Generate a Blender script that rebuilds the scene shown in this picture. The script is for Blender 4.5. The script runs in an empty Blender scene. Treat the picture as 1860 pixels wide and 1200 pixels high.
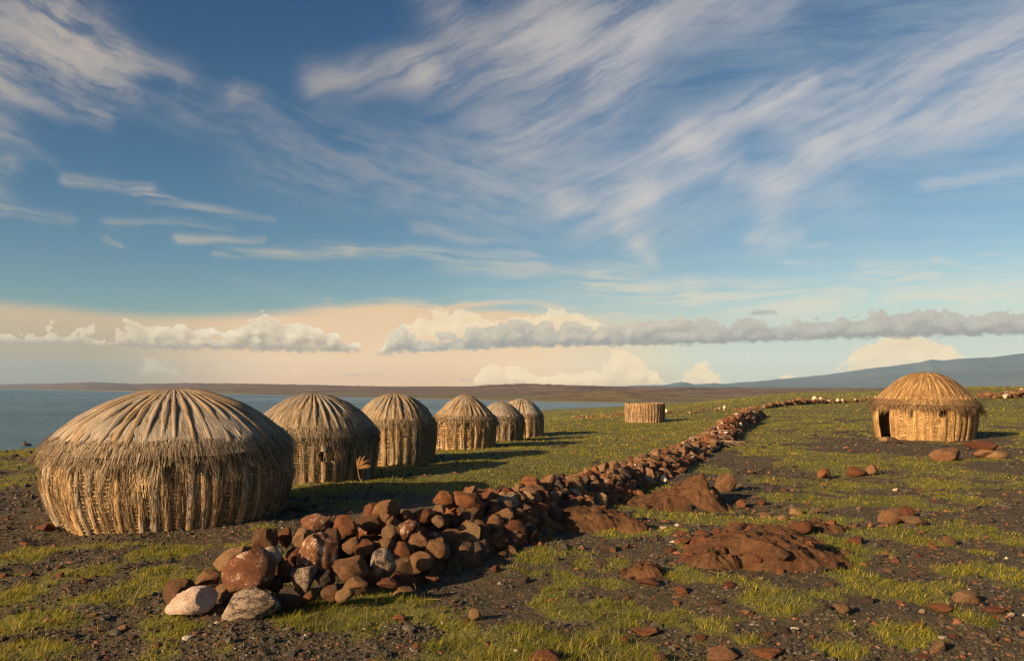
import bpy, bmesh, math, random
import numpy as np
from mathutils import Vector, Matrix

random.seed(7)
RNG = np.random.default_rng(7)
scene = bpy.context.scene
COL = scene.collection

# ------------------------------------------------------------------ camera
F = 1460.0           # focal length in photograph pixels (photograph 1860 wide)
V0 = 700.0           # row of the true horizon
CAM_Z = 1.8
cam_data = bpy.data.cameras.new('camera')
cam = bpy.data.objects.new('camera', cam_data)
COL.objects.link(cam)
cam.location = (0, 0, CAM_Z)
cam.rotation_euler = (math.radians(90), 0, 0)
cam_data.sensor_width = 36.0
cam_data.lens = 36.0 * F / 1860.0
cam_data.shift_y = (V0 - 600.0) / 1860.0
cam_data.clip_start = 0.1
cam_data.clip_end = 60000.0
scene.camera = cam

# ------------------------------------------------------------------ exposure
vs = scene.view_settings
vs.view_transform = 'Standard'
vs.look = 'None'
vs.exposure = 1.05
vs.gamma = 1.0
vs.use_curve_mapping = False
scene.cycles.use_denoising = True
scene.cycles.denoiser = 'OPENIMAGEDENOISE'
scene.cycles.denoising_prefilter = 'NONE'       # keeps the fine straw and grit
scene.cycles.volume_bounces = 1
scene.cycles.use_adaptive_sampling = False
scene.cycles.filter_width = 1.35
scene.cycles.max_bounces = 6
scene.cycles.sample_clamp_indirect = 4.0

# ------------------------------------------------------------------ sun
SUN_EL = math.radians(19.0)
SUN_AZ = math.radians(-129.0)      # clockwise from +Y (view axis): low, from the left and behind the camera
to_sun = Vector((math.sin(SUN_AZ) * math.cos(SUN_EL), math.cos(SUN_AZ) * math.cos(SUN_EL), math.sin(SUN_EL)))
sd_ = bpy.data.lights.new('sun', 'SUN')
sd_.energy = 4.8
sd_.angle = math.radians(0.5)
sd_.color = (1.0, 0.73, 0.43)
sun = bpy.data.objects.new('sun', sd_)
COL.objects.link(sun)
sun.rotation_euler = to_sun.to_track_quat('Z', 'Y').to_euler()

# ------------------------------------------------------------------ sky
world = bpy.data.worlds.new('World')
scene.world = world
world.use_nodes = True
nt = world.node_tree
for n_ in list(nt.nodes):
    nt.nodes.remove(n_)


class E:
    """A float or vector value in a node tree, with arithmetic."""
    tree = nt

    def __init__(self, s):
        self.s = s

    def __add__(a, b): return mth('ADD', a, b)
    def __radd__(a, b): return mth('ADD', b, a)
    def __sub__(a, b): return mth('SUBTRACT', a, b)
    def __rsub__(a, b): return mth('SUBTRACT', b, a)
    def __mul__(a, b): return mth('MULTIPLY', a, b)
    def __rmul__(a, b): return mth('MULTIPLY', b, a)
    def __truediv__(a, b): return mth('DIVIDE', a, b)
    def __neg__(a): return mth('MULTIPLY', a, -1.0)


def plug(sock, v):
    if isinstance(v, E):
        E.tree.links.new(v.s, sock)
    else:
        sock.default_value = v


def mth(op, a, b=None, c=None, clamp=False):
    n = E.tree.nodes.new('ShaderNodeMath')
    n.operation = op
    for i, v in enumerate((a, b, c)):
        if v is not None:
            plug(n.inputs[i], v)
    r = E(n.outputs[0])
    return mth('MINIMUM', mth('MAXIMUM', r, 0.0), 1.0) if clamp else r


def vmath(op, a, b=None, scale=None, out=0):
    n = E.tree.nodes.new('ShaderNodeVectorMath')
    n.operation = op
    plug(n.inputs[0], a)
    if b is not None:
        plug(n.inputs[1], b)
    if scale is not None:
        plug(n.inputs['Scale'], scale)
    return E(n.outputs['Value'] if out == 'v' else n.outputs[0])


def comb(x, y, z=0.0):
    n = E.tree.nodes.new('ShaderNodeCombineXYZ')
    for i, v in enumerate((x, y, z)):
        plug(n.inputs[i], v)
    return E(n.outputs[0])


def sep(v):
    n = E.tree.nodes.new('ShaderNodeSeparateXYZ')
    plug(n.inputs[0], v)
    return E(n.outputs[0]), E(n.outputs[1]), E(n.outputs[2])


def sstep(x, lo, hi):
    n = E.tree.nodes.new('ShaderNodeMapRange')
    n.interpolation_type = 'SMOOTHSTEP'
    plug(n.inputs['Value'], x)
    if not isinstance(lo, E) and not isinstance(hi, E) and lo > hi:
        n.inputs['From Min'].default_value = hi
        n.inputs['From Max'].default_value = lo
        n.inputs['To Min'].default_value = 1.0
        n.inputs['To Max'].default_value = 0.0
    else:
        plug(n.inputs['From Min'], lo)
        plug(n.inputs['From Max'], hi)
    return E(n.outputs['Result'])


def noise(vec, scale=1.0, detail=4.0, rough=0.5, lac=2.0, dist=0.0, dim='2D', col=False):
    n = E.tree.nodes.new('ShaderNodeTexNoise')
    n.noise_dimensions = dim
    if vec is not None:
        plug(n.inputs['Vector'], vec)
    plug(n.inputs['Scale'], scale)
    plug(n.inputs['Detail'], detail)
    plug(n.inputs['Roughness'], rough)
    plug(n.inputs['Lacunarity'], lac)
    plug(n.inputs['Distortion'], dist)
    return E(n.outputs['Color'] if col else n.outputs['Fac'])


def ramp(x, stops, interp='LINEAR'):
    n = E.tree.nodes.new('ShaderNodeValToRGB')
    n.color_ramp.interpolation = interp
    el = n.color_ramp.elements
    while len(el) > 1:
        el.remove(el[-1])
    for i, (p, c) in enumerate(stops):
        e = el[0] if i == 0 else el.new(p)
        e.position = p
        e.color = (c, c, c, 1) if isinstance(c, (int, float)) else (*c, 1)
    plug(n.inputs[0], x)
    return E(n.outputs[0])


def cmix(f, a, b, mode='MIX'):
    n = E.tree.nodes.new('ShaderNodeMix')
    n.data_type = 'RGBA'
    n.blend_type = mode
    plug(n.inputs[0], f)
    for s, v in ((n.inputs[6], a), (n.inputs[7], b)):
        plug(s, v if isinstance(v, E) or len(v) == 4 else (*v, 1))
    return E(n.outputs[2])


def fcurve(x, pts):
    n = E.tree.nodes.new('ShaderNodeFloatCurve')
    c = n.mapping.curves[0]
    while len(c.points) < len(pts):
        c.points.new(0.5, 0.5)
    for p, (a, b) in zip(c.points, pts):
        p.location = (a, b)
        p.handle_type = 'AUTO'
    n.mapping.update()
    plug(n.inputs['Value'], x)
    return E(n.outputs[0])


def ang(u, v):
    """Azimuth and elevation of the direction that the photograph shows at (u, v)."""
    x, z = (u - 930.0) / F, (V0 - v) / F
    return math.atan(x), math.atan2(z, math.hypot(1.0, x))


def srgb(r, g, b):
    f = lambda c: c / 12.92 if c <= 0.04045 else ((c + 0.055) / 1.055) ** 2.4
    return (f(r / 255), f(g / 255), f(b / 255))


SKY_STRENGTH = 0.10
SKY_EXPOSED = 0.483       # the picture is exposed a little over, the sky below is given in its final brightness
tc = nt.nodes.new('ShaderNodeTexCoord')
dx, dy, dz = sep(vmath('NORMALIZE', E(tc.outputs['Generated'])))
az = mth('ARCTAN2', dx, dy)
el = mth('ARCSINE', dz)
skyt = nt.nodes.new('ShaderNodeTexSky')
skyt.sky_type = 'NISHITA'
skyt.sun_disc = False
skyt.sun_elevation = SUN_EL
skyt.sun_rotation = SUN_AZ % (2 * math.pi)
skyt.altitude = 300
skyt.air_density = 1.0
skyt.dust_density = 1.2
skyt.ozone_density = 2.0
# clear sky, with the deeper contrast that the photograph's film gave it
sc_ = nt.nodes.new('ShaderNodeSeparateColor')
nt.links.new(skyt.outputs[0], sc_.inputs[0])
chans = []
for i, (p, k) in enumerate(((1.8, 2.0), (1.5, 1.28), (1.3, 1.0))):
    chans.append(mth('POWER', E(sc_.outputs[i]) * 0.1, p) * k)
cc_ = nt.nodes.new('ShaderNodeCombineColor')
for i in range(3):
    plug(cc_.inputs[i], chans[i])
sky = E(cc_.outputs[0])

P0 = comb(az, el)
# slow warp that bends the cirrus streaks
PX, PY = az, el
for ka, ke, amp, det in ((4.5, 4.5, 0.030, 3), (11.0, 24.0, 0.016, 5)):
    for k in (0, 1):
        w_ = (noise(comb(az * ka + 7.0 * k, el * ke + 3.0 * k), 1.0, det, 0.55) - 0.5) * amp
        PX, PY = (PX + w_, PY) if k == 0 else (PX, PY + w_)
P = comb(PX, PY)


def streak(a, b, w0, w1, i0, i1=None):
    """Soft mask along the line of cloud that runs from photograph point a to b; widths in photograph pixels."""
    a, b = ang(*a), ang(*b)
    ab = (b[0] - a[0], b[1] - a[1], 0.0)
    L2 = ab[0] ** 2 + ab[1] ** 2
    q = vmath('SUBTRACT', P, (a[0], a[1], 0.0))
    t = mth('MULTIPLY', vmath('DOT_PRODUCT', q, ab, out='v'), 1.0 / L2, clamp=True)
    r = vmath('SUBTRACT', q, vmath('SCALE', ab, scale=t))
    d2 = vmath('DOT_PRODUCT', r, r, out='v')
    w = t * ((w1 - w0) / F) + w0 / F
    m = mth('EXPONENT', -(d2 / (w * w)))
    i1 = i0 if i1 is None else i1
    return m * (t * (i1 - i0) + i0)


def total_of(*rows):
    r = None
    for a in rows:
        m = streak(*a)
        r = m if r is None else r + m
    return r


def fibres(deg, ks, kn, detail=8, rough=0.66, seed=0.0):
    c, s = math.cos(math.radians(deg)), math.sin(math.radians(deg))
    return noise(comb((PX * c + PY * s) * ks + seed, (PY * c - PX * s) * kn + seed), 1.0, detail, rough)


fl = fibres(-14, 8.0, 40.0, seed=3.1)
fr = fibres(23, 5.0, 38.0, seed=8.7)
fh = fibres(0, 6.0, 74.0, seed=5.3)
fz = noise(P, 26.0, 6, 0.65)
cir_left = total_of(
    ((-60, 50), (110, 75), 90, 60, 1.0, 1.05), ((110, 60), (220, 105), 55, 30, .9, .55),
    ((200, 110), (330, 135), 30, 18, .5, .25), ((-40, 150), (190, 212), 20, 14, .55, .4),
    ((-60, 205), (95, 290), 26, 12, .5, .25), ((-30, 320), (10, 300), 30, 20, .6, .4),
    ((160, 140), (330, 180), 60, 40, .20, .1), ((225, 150), (260, 180), 26, 14, .35, .2),
    ((430, 172), (462, 176), 18, 12, .4, .15),
    ((350, 190), (900, 300), 40, 70, .16, .24), ((480, 300), (930, 380), 50, 60, .18, .25))
cir_h = total_of(
    ((115, 330), (270, 352), 9, 12, .5, .6), ((270, 362), (500, 398), 8, 6, .55, .25),
    ((-40, 372), (110, 398), 14, 10, .4, .2), ((190, 402), (420, 416), 12, 8, .25, .2),
    ((330, 440), (480, 438), 9, 7, .55, .3), ((390, 466), (640, 458), 6, 12, .6, .55),
    ((640, 458), (980, 478), 12, 8, .5, .35), ((180, 442), (210, 452), 7, 5, .5, .3),
    ((430, 522), (600, 545), 9, 8, .35, .4), ((760, 420), (960, 460), 12, 12, .25, .3),
    ((700, 550), (860, 548), 8, 8, .5, .4), ((800, 485), (1150, 500), 14, 24, .25, .4),
    ((1080, 500), (1260, 530), 20, 20, .6, .55), ((1180, 545), (1500, 560), 22, 26, .55, .6),
    ((1260, 520), (1560, 535), 14, 14, .4, .35), ((1430, 482), (1510, 482), 6, 5, .5, .3),
    ((1570, 500), (1690, 502), 20, 14, .6, .45), ((1640, 530), (1900, 540), 22, 30, .6, .65),
    ((1775, 454), (1825, 453), 5, 4, .5, .3), ((1690, 330), (1900, 300), 16, 14, .28, .3),
    ((1380, 445), (1500, 450), 8, 6, .5, .3), ((1700, 480), (1800, 484), 7, 6, .45, .25))
cir_right = total_of(
    ((580, 150), (760, 118), 26, 30, .55, .55), ((760, 118), (1000, 60), 34, 55, .55, .5),
    ((990, 50), (1400, -30), 70, 60, .55, .45), ((800, -20), (830, 40), 45, 35, .4, .35),
    ((1060, 130), (1180, 50), 26, 26, .4, .45), ((860, 170), (1120, 110), 90, 70, .22, .25),
    ((940, 250), (1110, 150), 60, 50, .2, .25), ((960, 240), (1080, 200), 60, 40, .2),
    ((1010, 330), (1250, 262), 36, 34, .42, .62), ((1250, 258), (1480, 148), 36, 12, .72, .7),
    ((1400, 195), (1900, 20), 30, 40, .32, .38),
    ((1030, 372), (1180, 350), 26, 24, .55, .62), ((1170, 352), (1330, 300), 30, 14, .68, .55),
    ((1400, 330), (1500, 275), 22, 22, .55, .6), ((1490, 278), (1900, 150), 30, 48, .72, .62),
    ((1440, 235), (1900, 90), 46, 62, .34, .42), ((1330, 330), (1420, 340), 22, 24, .4, .45),
    ((1395, 360), (1410, 430), 36, 30, .45, .45), ((1370, 445), (1450, 430), 14, 12, .4, .3),
    ((1140, 400), (1195, 478), 26, 7, .58, .35), ((1010, 390), (1150, 420), 40, 44, .3, .28),
    ((1180, 420), (1300, 390), 50, 40, .22, .2), ((1480, 350), (1560, 390), 50, 40, .25, .18))
def soak(x):
    return 1.0 - mth('EXPONENT', x * -1.4)


# a thin veil that whitens the sky away from the left side
veil = total_of(((1000, 300), (1900, 150), 170, 300, .16, .2), ((900, 560), (1900, 560), 70, 80, .34, .4),
             ((1250, 60), (1900, 0), 60, 60, .12, .12))

a_l = soak(cir_left * (sstep(fl + (fz - 0.5) * 0.32, 0.28, 0.76) * 1.05 + 0.08))
a_h = soak(cir_h * (sstep(fh, 0.34, 0.64) * 1.1 + 0.06))
a_r = soak(cir_right * (sstep(fr + (fz - 0.5) * 0.16, 0.26, 0.72) * 0.98 + 0.16))
a_v = mth('MULTIPLY', veil, sstep(fh + (fl - 0.5) * 0.4, 0.25, 0.7) * 0.8 + 0.3, clamp=True)
rt = sstep(az, -0.35, 0.35)
warm = cmix(sstep(el, 0.05, 0.22), srgb(226, 212, 180), srgb(214, 206, 200))
cir_col = cmix(rt, cmix(sstep(el, 0.1, 0.3), srgb(205, 190, 158), srgb(196, 182, 168)), warm)
sky = cmix(a_v * 0.8, sky, cmix(rt, srgb(178, 188, 182), srgb(205, 210, 205)))
sky = cmix(a_l * 0.84, sky, cir_col)
sky = cmix(a_h * 0.80, sky, cir_col)
sky = cmix(a_r * 0.88, sky, cir_col)

A01 = mth('MULTIPLY_ADD', az, 1.0 / 1.3, 0.5, clamp=True)


def curve_uv(pts):
    """Elevation as a function of azimuth from points of the photograph; the curve holds its end values further round."""
    q = []
    for u, v in pts:
        a, e = ang(u, v)
        q.append((min(1, max(0, a / 1.3 + 0.5)), e / 0.25))
    return fcurve(A01, q) * 0.25


# high sheet of cloud low over the horizon, warm with the late sun
edge = curve_uv([(-40, 544), (100, 556), (210, 567), (350, 572), (480, 566), (600, 556), (760, 552), (900, 556), (1060, 566), (1300, 572), (1900, 560)])
soft = sstep(az, -0.12, 0.25) * 0.05 + 0.013
sheet = sstep((edge + (fh - 0.5) * (sstep(az, -0.3, 0.0) * 0.05 + 0.006) - el) / soft, -0.5, 0.8)
sheet = sheet * (1.0 - sstep(az, -0.02, 0.34) * 0.62)
sh_r = cmix(sstep(az, 0.0, 0.32), srgb(232, 197, 155), srgb(212, 205, 180))
sh_l = cmix(sstep(el, 0.008, 0.085), srgb(146, 131, 113), srgb(196, 171, 138))
sh_mid = cmix(sstep(el, 0.0, 0.05), srgb(218, 176, 138), srgb(228, 191, 150))
sh_c = cmix(sstep(az, -0.5, -0.26), sh_l, sh_mid)
sh_c = cmix(sstep(az, -0.1, 0.12), sh_c, sh_r)
sky = cmix(sheet * 0.93, sky, sh_c)
# pale blue grey low on the right
sky = cmix(sstep(az, 0.14, 0.28) * sstep(el, 0.10, 0.05) * 0.75, sky, cmix(sstep(el, 0.0, 0.05), srgb(196, 196, 178), srgb(188, 198, 188)))

# cumulus: puffed tops over flat bases, lit from the left
def puffs(oa, oe):
    r = None
    for k, amp, sd_ in ((26.0, 1.0, 1.3), (62.0, 0.55, 7.7), (150.0, 0.26, 3.9)):
        n = noise(comb((az + oa) * k + sd_, (el + oe) * k * 1.25 + sd_), 1.0, 1.0, 0.5)
        n = mth('ABSOLUTE', n * 2.0 - 1.0) * (amp * 1.6)
        r = n if r is None else r + n
    return r - 0.62


bil = puffs(0.0, 0.0)
bil2 = puffs(-0.007, 0.007)
nf = noise(comb(az * 95.0 + 4.0, el * 120.0), 1.0, 4, 0.55)
slow = mth('ABSOLUTE', noise(comb(az * 11.0 + 2.7, el * 9.0), 1.0, 1.0, 0.5) * 2.0 - 1.0) * 2.0 - 0.55
emb = mth('MULTIPLY_ADD', bil - bil2, 0.75, 0.42, clamp=True)


def cumulus(tops, bases, amp=0.011, edge_w=0.0028, base_w=0.004):
    T, B = curve_uv(tops), curve_uv(bases)
    d_top = T + bil * amp + slow * (amp * 0.9) - el
    d_bot = el - B + (nf - 0.5) * 0.012
    m = sstep(d_top, 0.0, edge_w) * sstep(d_bot, 0.0, base_w)
    hgt = mth('DIVIDE', el - B, T - B + 0.004, clamp=True)
    return m, hgt, d_top


def lay(sky, m, lit, mid, dark, hgt, d_top, gain=1.0, alpha=1.0):
    top = sstep(d_top, 0.012, 0.0)
    l = mth('MULTIPLY_ADD', top, 0.35, emb * 0.75 * gain, clamp=True) * sstep(hgt, 0.0, 0.5)
    c = cmix(l, cmix(sstep(hgt + bil * 0.25, 0.05, 0.55), dark, mid), lit)
    return cmix(m * alpha, sky, c)


OFF = 716
far_t = [(-60, OFF), (180, OFF), (192, 676), (228, 672), (240, 684), (252, 656), (300, 652), (330, 664), (345, 690), (375, 668), (420, 660), (480, 664), (530, 674), (560, 690), (600, 700),
         (800, OFF), (860, 684), (900, 660), (950, 664), (1000, 678), (1060, 668), (1095, 656), (1130, 636), (1165, 646), (1190, 668), (1215, 680), (1250, 668), (1275, 660), (1300, 676), (1340, 696),
         (1400, 700), (1425, 674), (1465, 671), (1480, 690), (1505, 668), (1540, 656), (1552, 628), (1600, 613), (1680, 608), (1725, 614), (1750, 642), (1790, 660), (1900, 690)]
m, h, dt = cumulus(far_t, [(-60, 690), (250, 684), (500, 684), (700, 700), (1900, 705)], 0.012, 0.005, 0.012)
fl_ = cmix(sstep(az, -0.4, -0.2), srgb(200, 178, 148), srgb(240, 212, 170))
sky = lay(sky, m, fl_, cmix(sstep(az, -0.4, -0.2), srgb(180, 162, 140), srgb(228, 200, 160)), srgb(200, 178, 148), h, dt, 1.0, 0.8)
# sunlit tower behind the grey band
m, h, dt = cumulus([(600, OFF), (780, 566), (820, 556), (870, 560), (905, 572), (940, 566), (1000, 564), (1050, 566), (1100, 590), (1200, OFF)], [(-60, 620), (1900, 610)], 0.011, 0.004, 0.02)
sky = lay(sky, m, srgb(242, 222, 186), srgb(232, 208, 170), srgb(228, 202, 165), h, dt, 1.0, 0.75)
band_t = [(-60, 596), (20, 595), (55, 600), (100, 596), (150, 600), (195, 616), (215, 610), (260, 598), (300, 589), (350, 592), (400, 604), (418, 604), (440, 592), (475, 576), (530, 586), (600, 600), (650, 612), (672, 642), (690, 640),
          (705, 610), (735, 600), (775, 614), (800, 616), (850, 600), (905, 582), (940, 580), (980, 582), (1010, 598), (1050, 592), (1100, 596), (1130, 588), (1190, 578), (1240, 584), (1280, 592), (1400, 586), (1500, 583), (1560, 580), (1600, 582), (1650, 566), (1705, 556), (1750, 570), (1800, 564), (1900, 560)]
band_b = [(-60, 627), (100, 629), (210, 630), (300, 637), (400, 636), (440, 638), (540, 641), (670, 641), (720, 639), (850, 634), (1000, 629), (1200, 626), (1400, 619), (1600, 613), (1900, 606)]
band_t = [(u, v - (9 if u > 700 else 5 if v < 612 else 0)) for u, v in band_t]
band_b = [(u, v + (4 if u > 700 else 1)) for u, v in band_b]
m, h, dt = cumulus(band_t, band_b, 0.0155, 0.0026, 0.0055)
bl = sstep(az, -0.2, -0.1)
sky = lay(sky, m, cmix(bl, cmix(sstep(az, -0.50, -0.34), srgb(214, 196, 166), srgb(238, 222, 192)), cmix(sstep(az, 0.1, 0.3), srgb(214, 198, 172), srgb(194, 189, 176))), cmix(bl, srgb(196, 175, 147), srgb(176, 167, 155)), cmix(bl, srgb(158, 142, 127), srgb(148, 144, 139)), h, dt, 1.0, 0.96)
# small dark scraps of cloud
scr = total_of(((1365, 568), (1408, 566), 5, 3, 1.0), ((690, 640), (712, 637), 4, 3, .8), ((625, 684), (648, 684), 3, 2, .7), ((660, 681), (690, 681), 2, 2, .5), ((835, 682), (852, 683), 3, 2, .7))
sky = cmix(mth('MULTIPLY', scr, 0.55, clamp=True), sky, srgb(150, 146, 145))

# what the sky must send so that it arrives as above through the haze box: the air dims it and adds its own light
HAZE_D = 0.000082
HAZE_J = (0.094, 0.120, 0.131)
path = mth('MINIMUM', mth('DIVIDE', 340.0, mth('MAXIMUM', el, 0.01)), 11500.0)
T = mth('EXPONENT', path * -HAZE_D)
sk = vmath('SCALE', sky, scale=SKY_EXPOSED)
added = vmath('SCALE', HAZE_J, scale=1.0 - T)
sk = vmath('SCALE', vmath('MAXIMUM', vmath('SUBTRACT', sk, added), (0.0, 0.0, 0.0)), scale=mth('DIVIDE', 1.0, T))
bgn = nt.nodes.new('ShaderNodeBackground')
bgn.inputs['Strength'].default_value = SKY_STRENGTH
nt.links.new(vmath('SCALE', sk, scale=1.0 / SKY_STRENGTH).s, bgn.inputs[0])   # sky holds the radiance itself
wo = nt.nodes.new('ShaderNodeOutputWorld')
nt.links.new(bgn.outputs[0], wo.inputs[0])
world.cycles.sampling_method = 'MANUAL'
world.cycles.sample_map_resolution = 512

# ------------------------------------------------------------------ helpers
def tag(o, label=None, cat=None, group=None, kind=None):
    for k, v in (('label', label), ('category', cat), ('group', group), ('kind', kind)):
        if v:
            o[k] = v
    return o


def link(name, data, parent=None):
    o = bpy.data.objects.new(name, data)
    COL.objects.link(o)
    if parent is not None:
        o.parent = parent
    return o


def mesh_np(name, verts, faces, mat=None, smooth=True, uv=None, cols=None):
    """A mesh from arrays; faces is an (n, 3) or (n, 4) array, uv is per vertex, cols a dict of per-vertex colours."""
    verts = np.asarray(verts, dtype=np.float32)
    faces = np.asarray(faces, dtype=np.int32)
    me = bpy.data.meshes.new(name)
    k = faces.shape[1]
    me.vertices.add(len(verts))
    me.vertices.foreach_set('co', verts.ravel())
    me.loops.add(faces.size)
    me.loops.foreach_set('vertex_index', faces.ravel())
    me.polygons.add(len(faces))
    me.polygons.foreach_set('loop_start', np.arange(0, faces.size, k, dtype=np.int32))
    me.polygons.foreach_set('loop_total', np.full(len(faces), k, dtype=np.int32))
    me.polygons.foreach_set('use_smooth', np.full(len(faces), bool(smooth)))
    if uv is not None:
        l = me.uv_layers.new(name='UVMap')
        l.data.foreach_set('uv', np.asarray(uv, dtype=np.float32)[faces.ravel()].ravel())
    for cn, cv in (cols or {}).items():
        cv = np.asarray(cv, dtype=np.float32)
        if cv.ndim == 1:
            cv = np.stack([cv, cv, cv], 1)
        a = me.color_attributes.new(name=cn, type='FLOAT_COLOR', domain='POINT')
        a.data.foreach_set('color', np.concatenate([cv, np.ones((len(cv), 1), np.float32)], 1).ravel())
    me.update()
    if mat is not None:
        me.materials.append(mat)
    return me


def _hash(ix, iy, seed):
    h = (ix.astype(np.int64) * 374761393 + iy.astype(np.int64) * 668265263 + seed * 1442695041) & 0x7fffffff
    h = ((h ^ (h >> 13)) * 1274126177) & 0x7fffffff
    return ((h ^ (h >> 16)) & 0xffffff) / float(0xffffff)


def vnoise(x, y, seed=0):
    x, y = np.asarray(x, float), np.asarray(y, float)
    ix, iy = np.floor(x), np.floor(y)
    fx, fy = x - ix, y - iy
    fx, fy = fx * fx * fx * (fx * (fx * 6 - 15) + 10), fy * fy * fy * (fy * (fy * 6 - 15) + 10)
    a, b = _hash(ix, iy, seed), _hash(ix + 1, iy, seed)
    c, d = _hash(ix, iy + 1, seed), _hash(ix + 1, iy + 1, seed)
    return (a + (b - a) * fx) * (1 - fy) + (c + (d - c) * fx) * fy


def fbm(x, y, seed=0, octaves=4, gain=0.5):
    r, a, t = 0.0, 1.0, 0.0
    for i in range(octaves):
        k = 2.03 ** i
        r = r + a * vnoise(x * k + 17.3 * i, y * k - 9.1 * i, seed + i)
        t += a
        a *= gain
    return r / t


def ss(x, lo, hi):
    t = np.clip((x - lo) / (hi - lo), 0, 1)
    return t * t * (3 - 2 * t)


# ------------------------------------------------------------------ lie of the land
LAKE_Z = -8.2
LAKE = np.array([(-900, -900), (-260, -160), (-74, 117), (-29, 228), (16, 340), (33, 365), (52, 384), (75, 415), (62, 452), (23, 487), (-52, 584),
                 (-195, 768), (-353, 973), (-867, 1622), (-1550, 2433), (-4300, 5200), (-7000, 3000), (-7000, -900)], float)


def lake_dist(x, y):
    """Distance from the shoreline, positive on land."""
    x, y = np.asarray(x, float), np.asarray(y, float)
    best = np.full(x.shape, 1e18)
    inside = np.zeros(x.shape, bool)
    n = len(LAKE)
    for i in range(n):
        (x0, y0), (x1, y1) = LAKE[i], LAKE[(i + 1) % n]
        ex, ey = x1 - x0, y1 - y0
        t = np.clip(((x - x0) * ex + (y - y0) * ey) / (ex * ex + ey * ey), 0, 1)
        best = np.minimum(best, (x - x0 - t * ex) ** 2 + (y - y0 - t * ey) ** 2)
        cr = ((y0 > y) != (y1 > y)) & (x < (x1 - x0) * (y - y0) / (y1 - y0 + 1e-12) + x0)
        inside ^= cr
    d = np.sqrt(best)
    return np.where(inside, -d, d)


def ground_smooth(x, y):
    x, y = np.asarray(x, float), np.asarray(y, float)
    t = x / np.maximum(y, 1.0)
    sd = lake_dist(x, y)
    Ln = -0.40 * ss(y, 15, 42) * (1 - ss(t, 0.12, 0.4)) - 0.2 * ss(y, 60, 200)
    Ln = Ln + 1.55 * ss(t, 0.40, 0.60) * ss(y, 34, 95) - 0.12 * ss(y, 42, 52) * (1 - ss(t, 0.2, 0.4))
    D = np.interp(sd, [0, 12, 30, 60, 80, 90, 97, 103], [1, .90, .73, .48, .27, .13, .03, 0])
    near = Ln + (LAKE_Z - Ln) * D
    far = LAKE_Z + np.minimum(np.maximum(sd, 0) * 0.006, 2.5)
    w = ss(y, 270, 520)
    land = near + (far - near) * w
    r = np.hypot(x, y)
    land = land * (1 - ss(r, 700, 1500)) + (LAKE_Z + 1.0) * ss(r, 700, 1500)
    bed = LAKE_Z - 0.15 - np.minimum(-np.minimum(sd, 0) * 0.05, 4.0)
    return np.where(sd > 0, np.maximum(land, LAKE_Z + np.minimum(sd * 0.03, .25)), bed)


def ground_z(x, y):
    """Height of the ground, with its small lumps."""
    x, y = np.asarray(x, float), np.asarray(y, float)
    r = np.hypot(x, y)
    z = ground_smooth(x, y)
    k = 1 - ss(r, 120, 600)
    z = z + k * ((fbm(x * 0.35, y * 0.35, 3, 3) - 0.5) * 0.16 + (fbm(x * 1.7, y * 1.7, 5, 3) - 0.5) * 0.07)
    z = z + (1 - ss(r, 18, 40)) * (fbm(x * 7.0, y * 7.0, 9, 3) - 0.5) * 0.035
    return z + ss(r, 60, 300) * (fbm(x * 0.03, y * 0.03, 13, 3) - 0.5) * np.minimum(0.8, np.maximum(lake_dist(x, y), 0) * 0.02)


def at(u, v, zoff=0.0):
    """The point of the ground that the photograph shows at (u, v), by marching along its ray."""
    t = (u - 930.0) / F
    s = (V0 - v) / F
    Y = np.exp(np.linspace(math.log(3.0), math.log(900.0), 1500))
    g = ground_smooth(t * Y, Y) + zoff
    h = CAM_Z + s * Y - g
    i = int(np.argmax(h < 0)) if (h < 0).any() else len(Y) - 1
    i = max(i, 1)
    f = h[i - 1] / (h[i - 1] - h[i] + 1e-12)
    y = Y[i - 1] + (Y[i] - Y[i - 1]) * min(max(f, 0), 1)
    return Vector((t * y, y, float(ground_z(t * y, y))))


# wall of stones: right-hand foot of the wall from the near end to the far one
FOOT = [at(u, v) for u, v in ((700, 1082), (765, 1040), (860, 1008), (950, 984), (990, 955), (1120, 905), (1220, 858), (1312, 808), (1345, 783), (1384, 757))]


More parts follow.
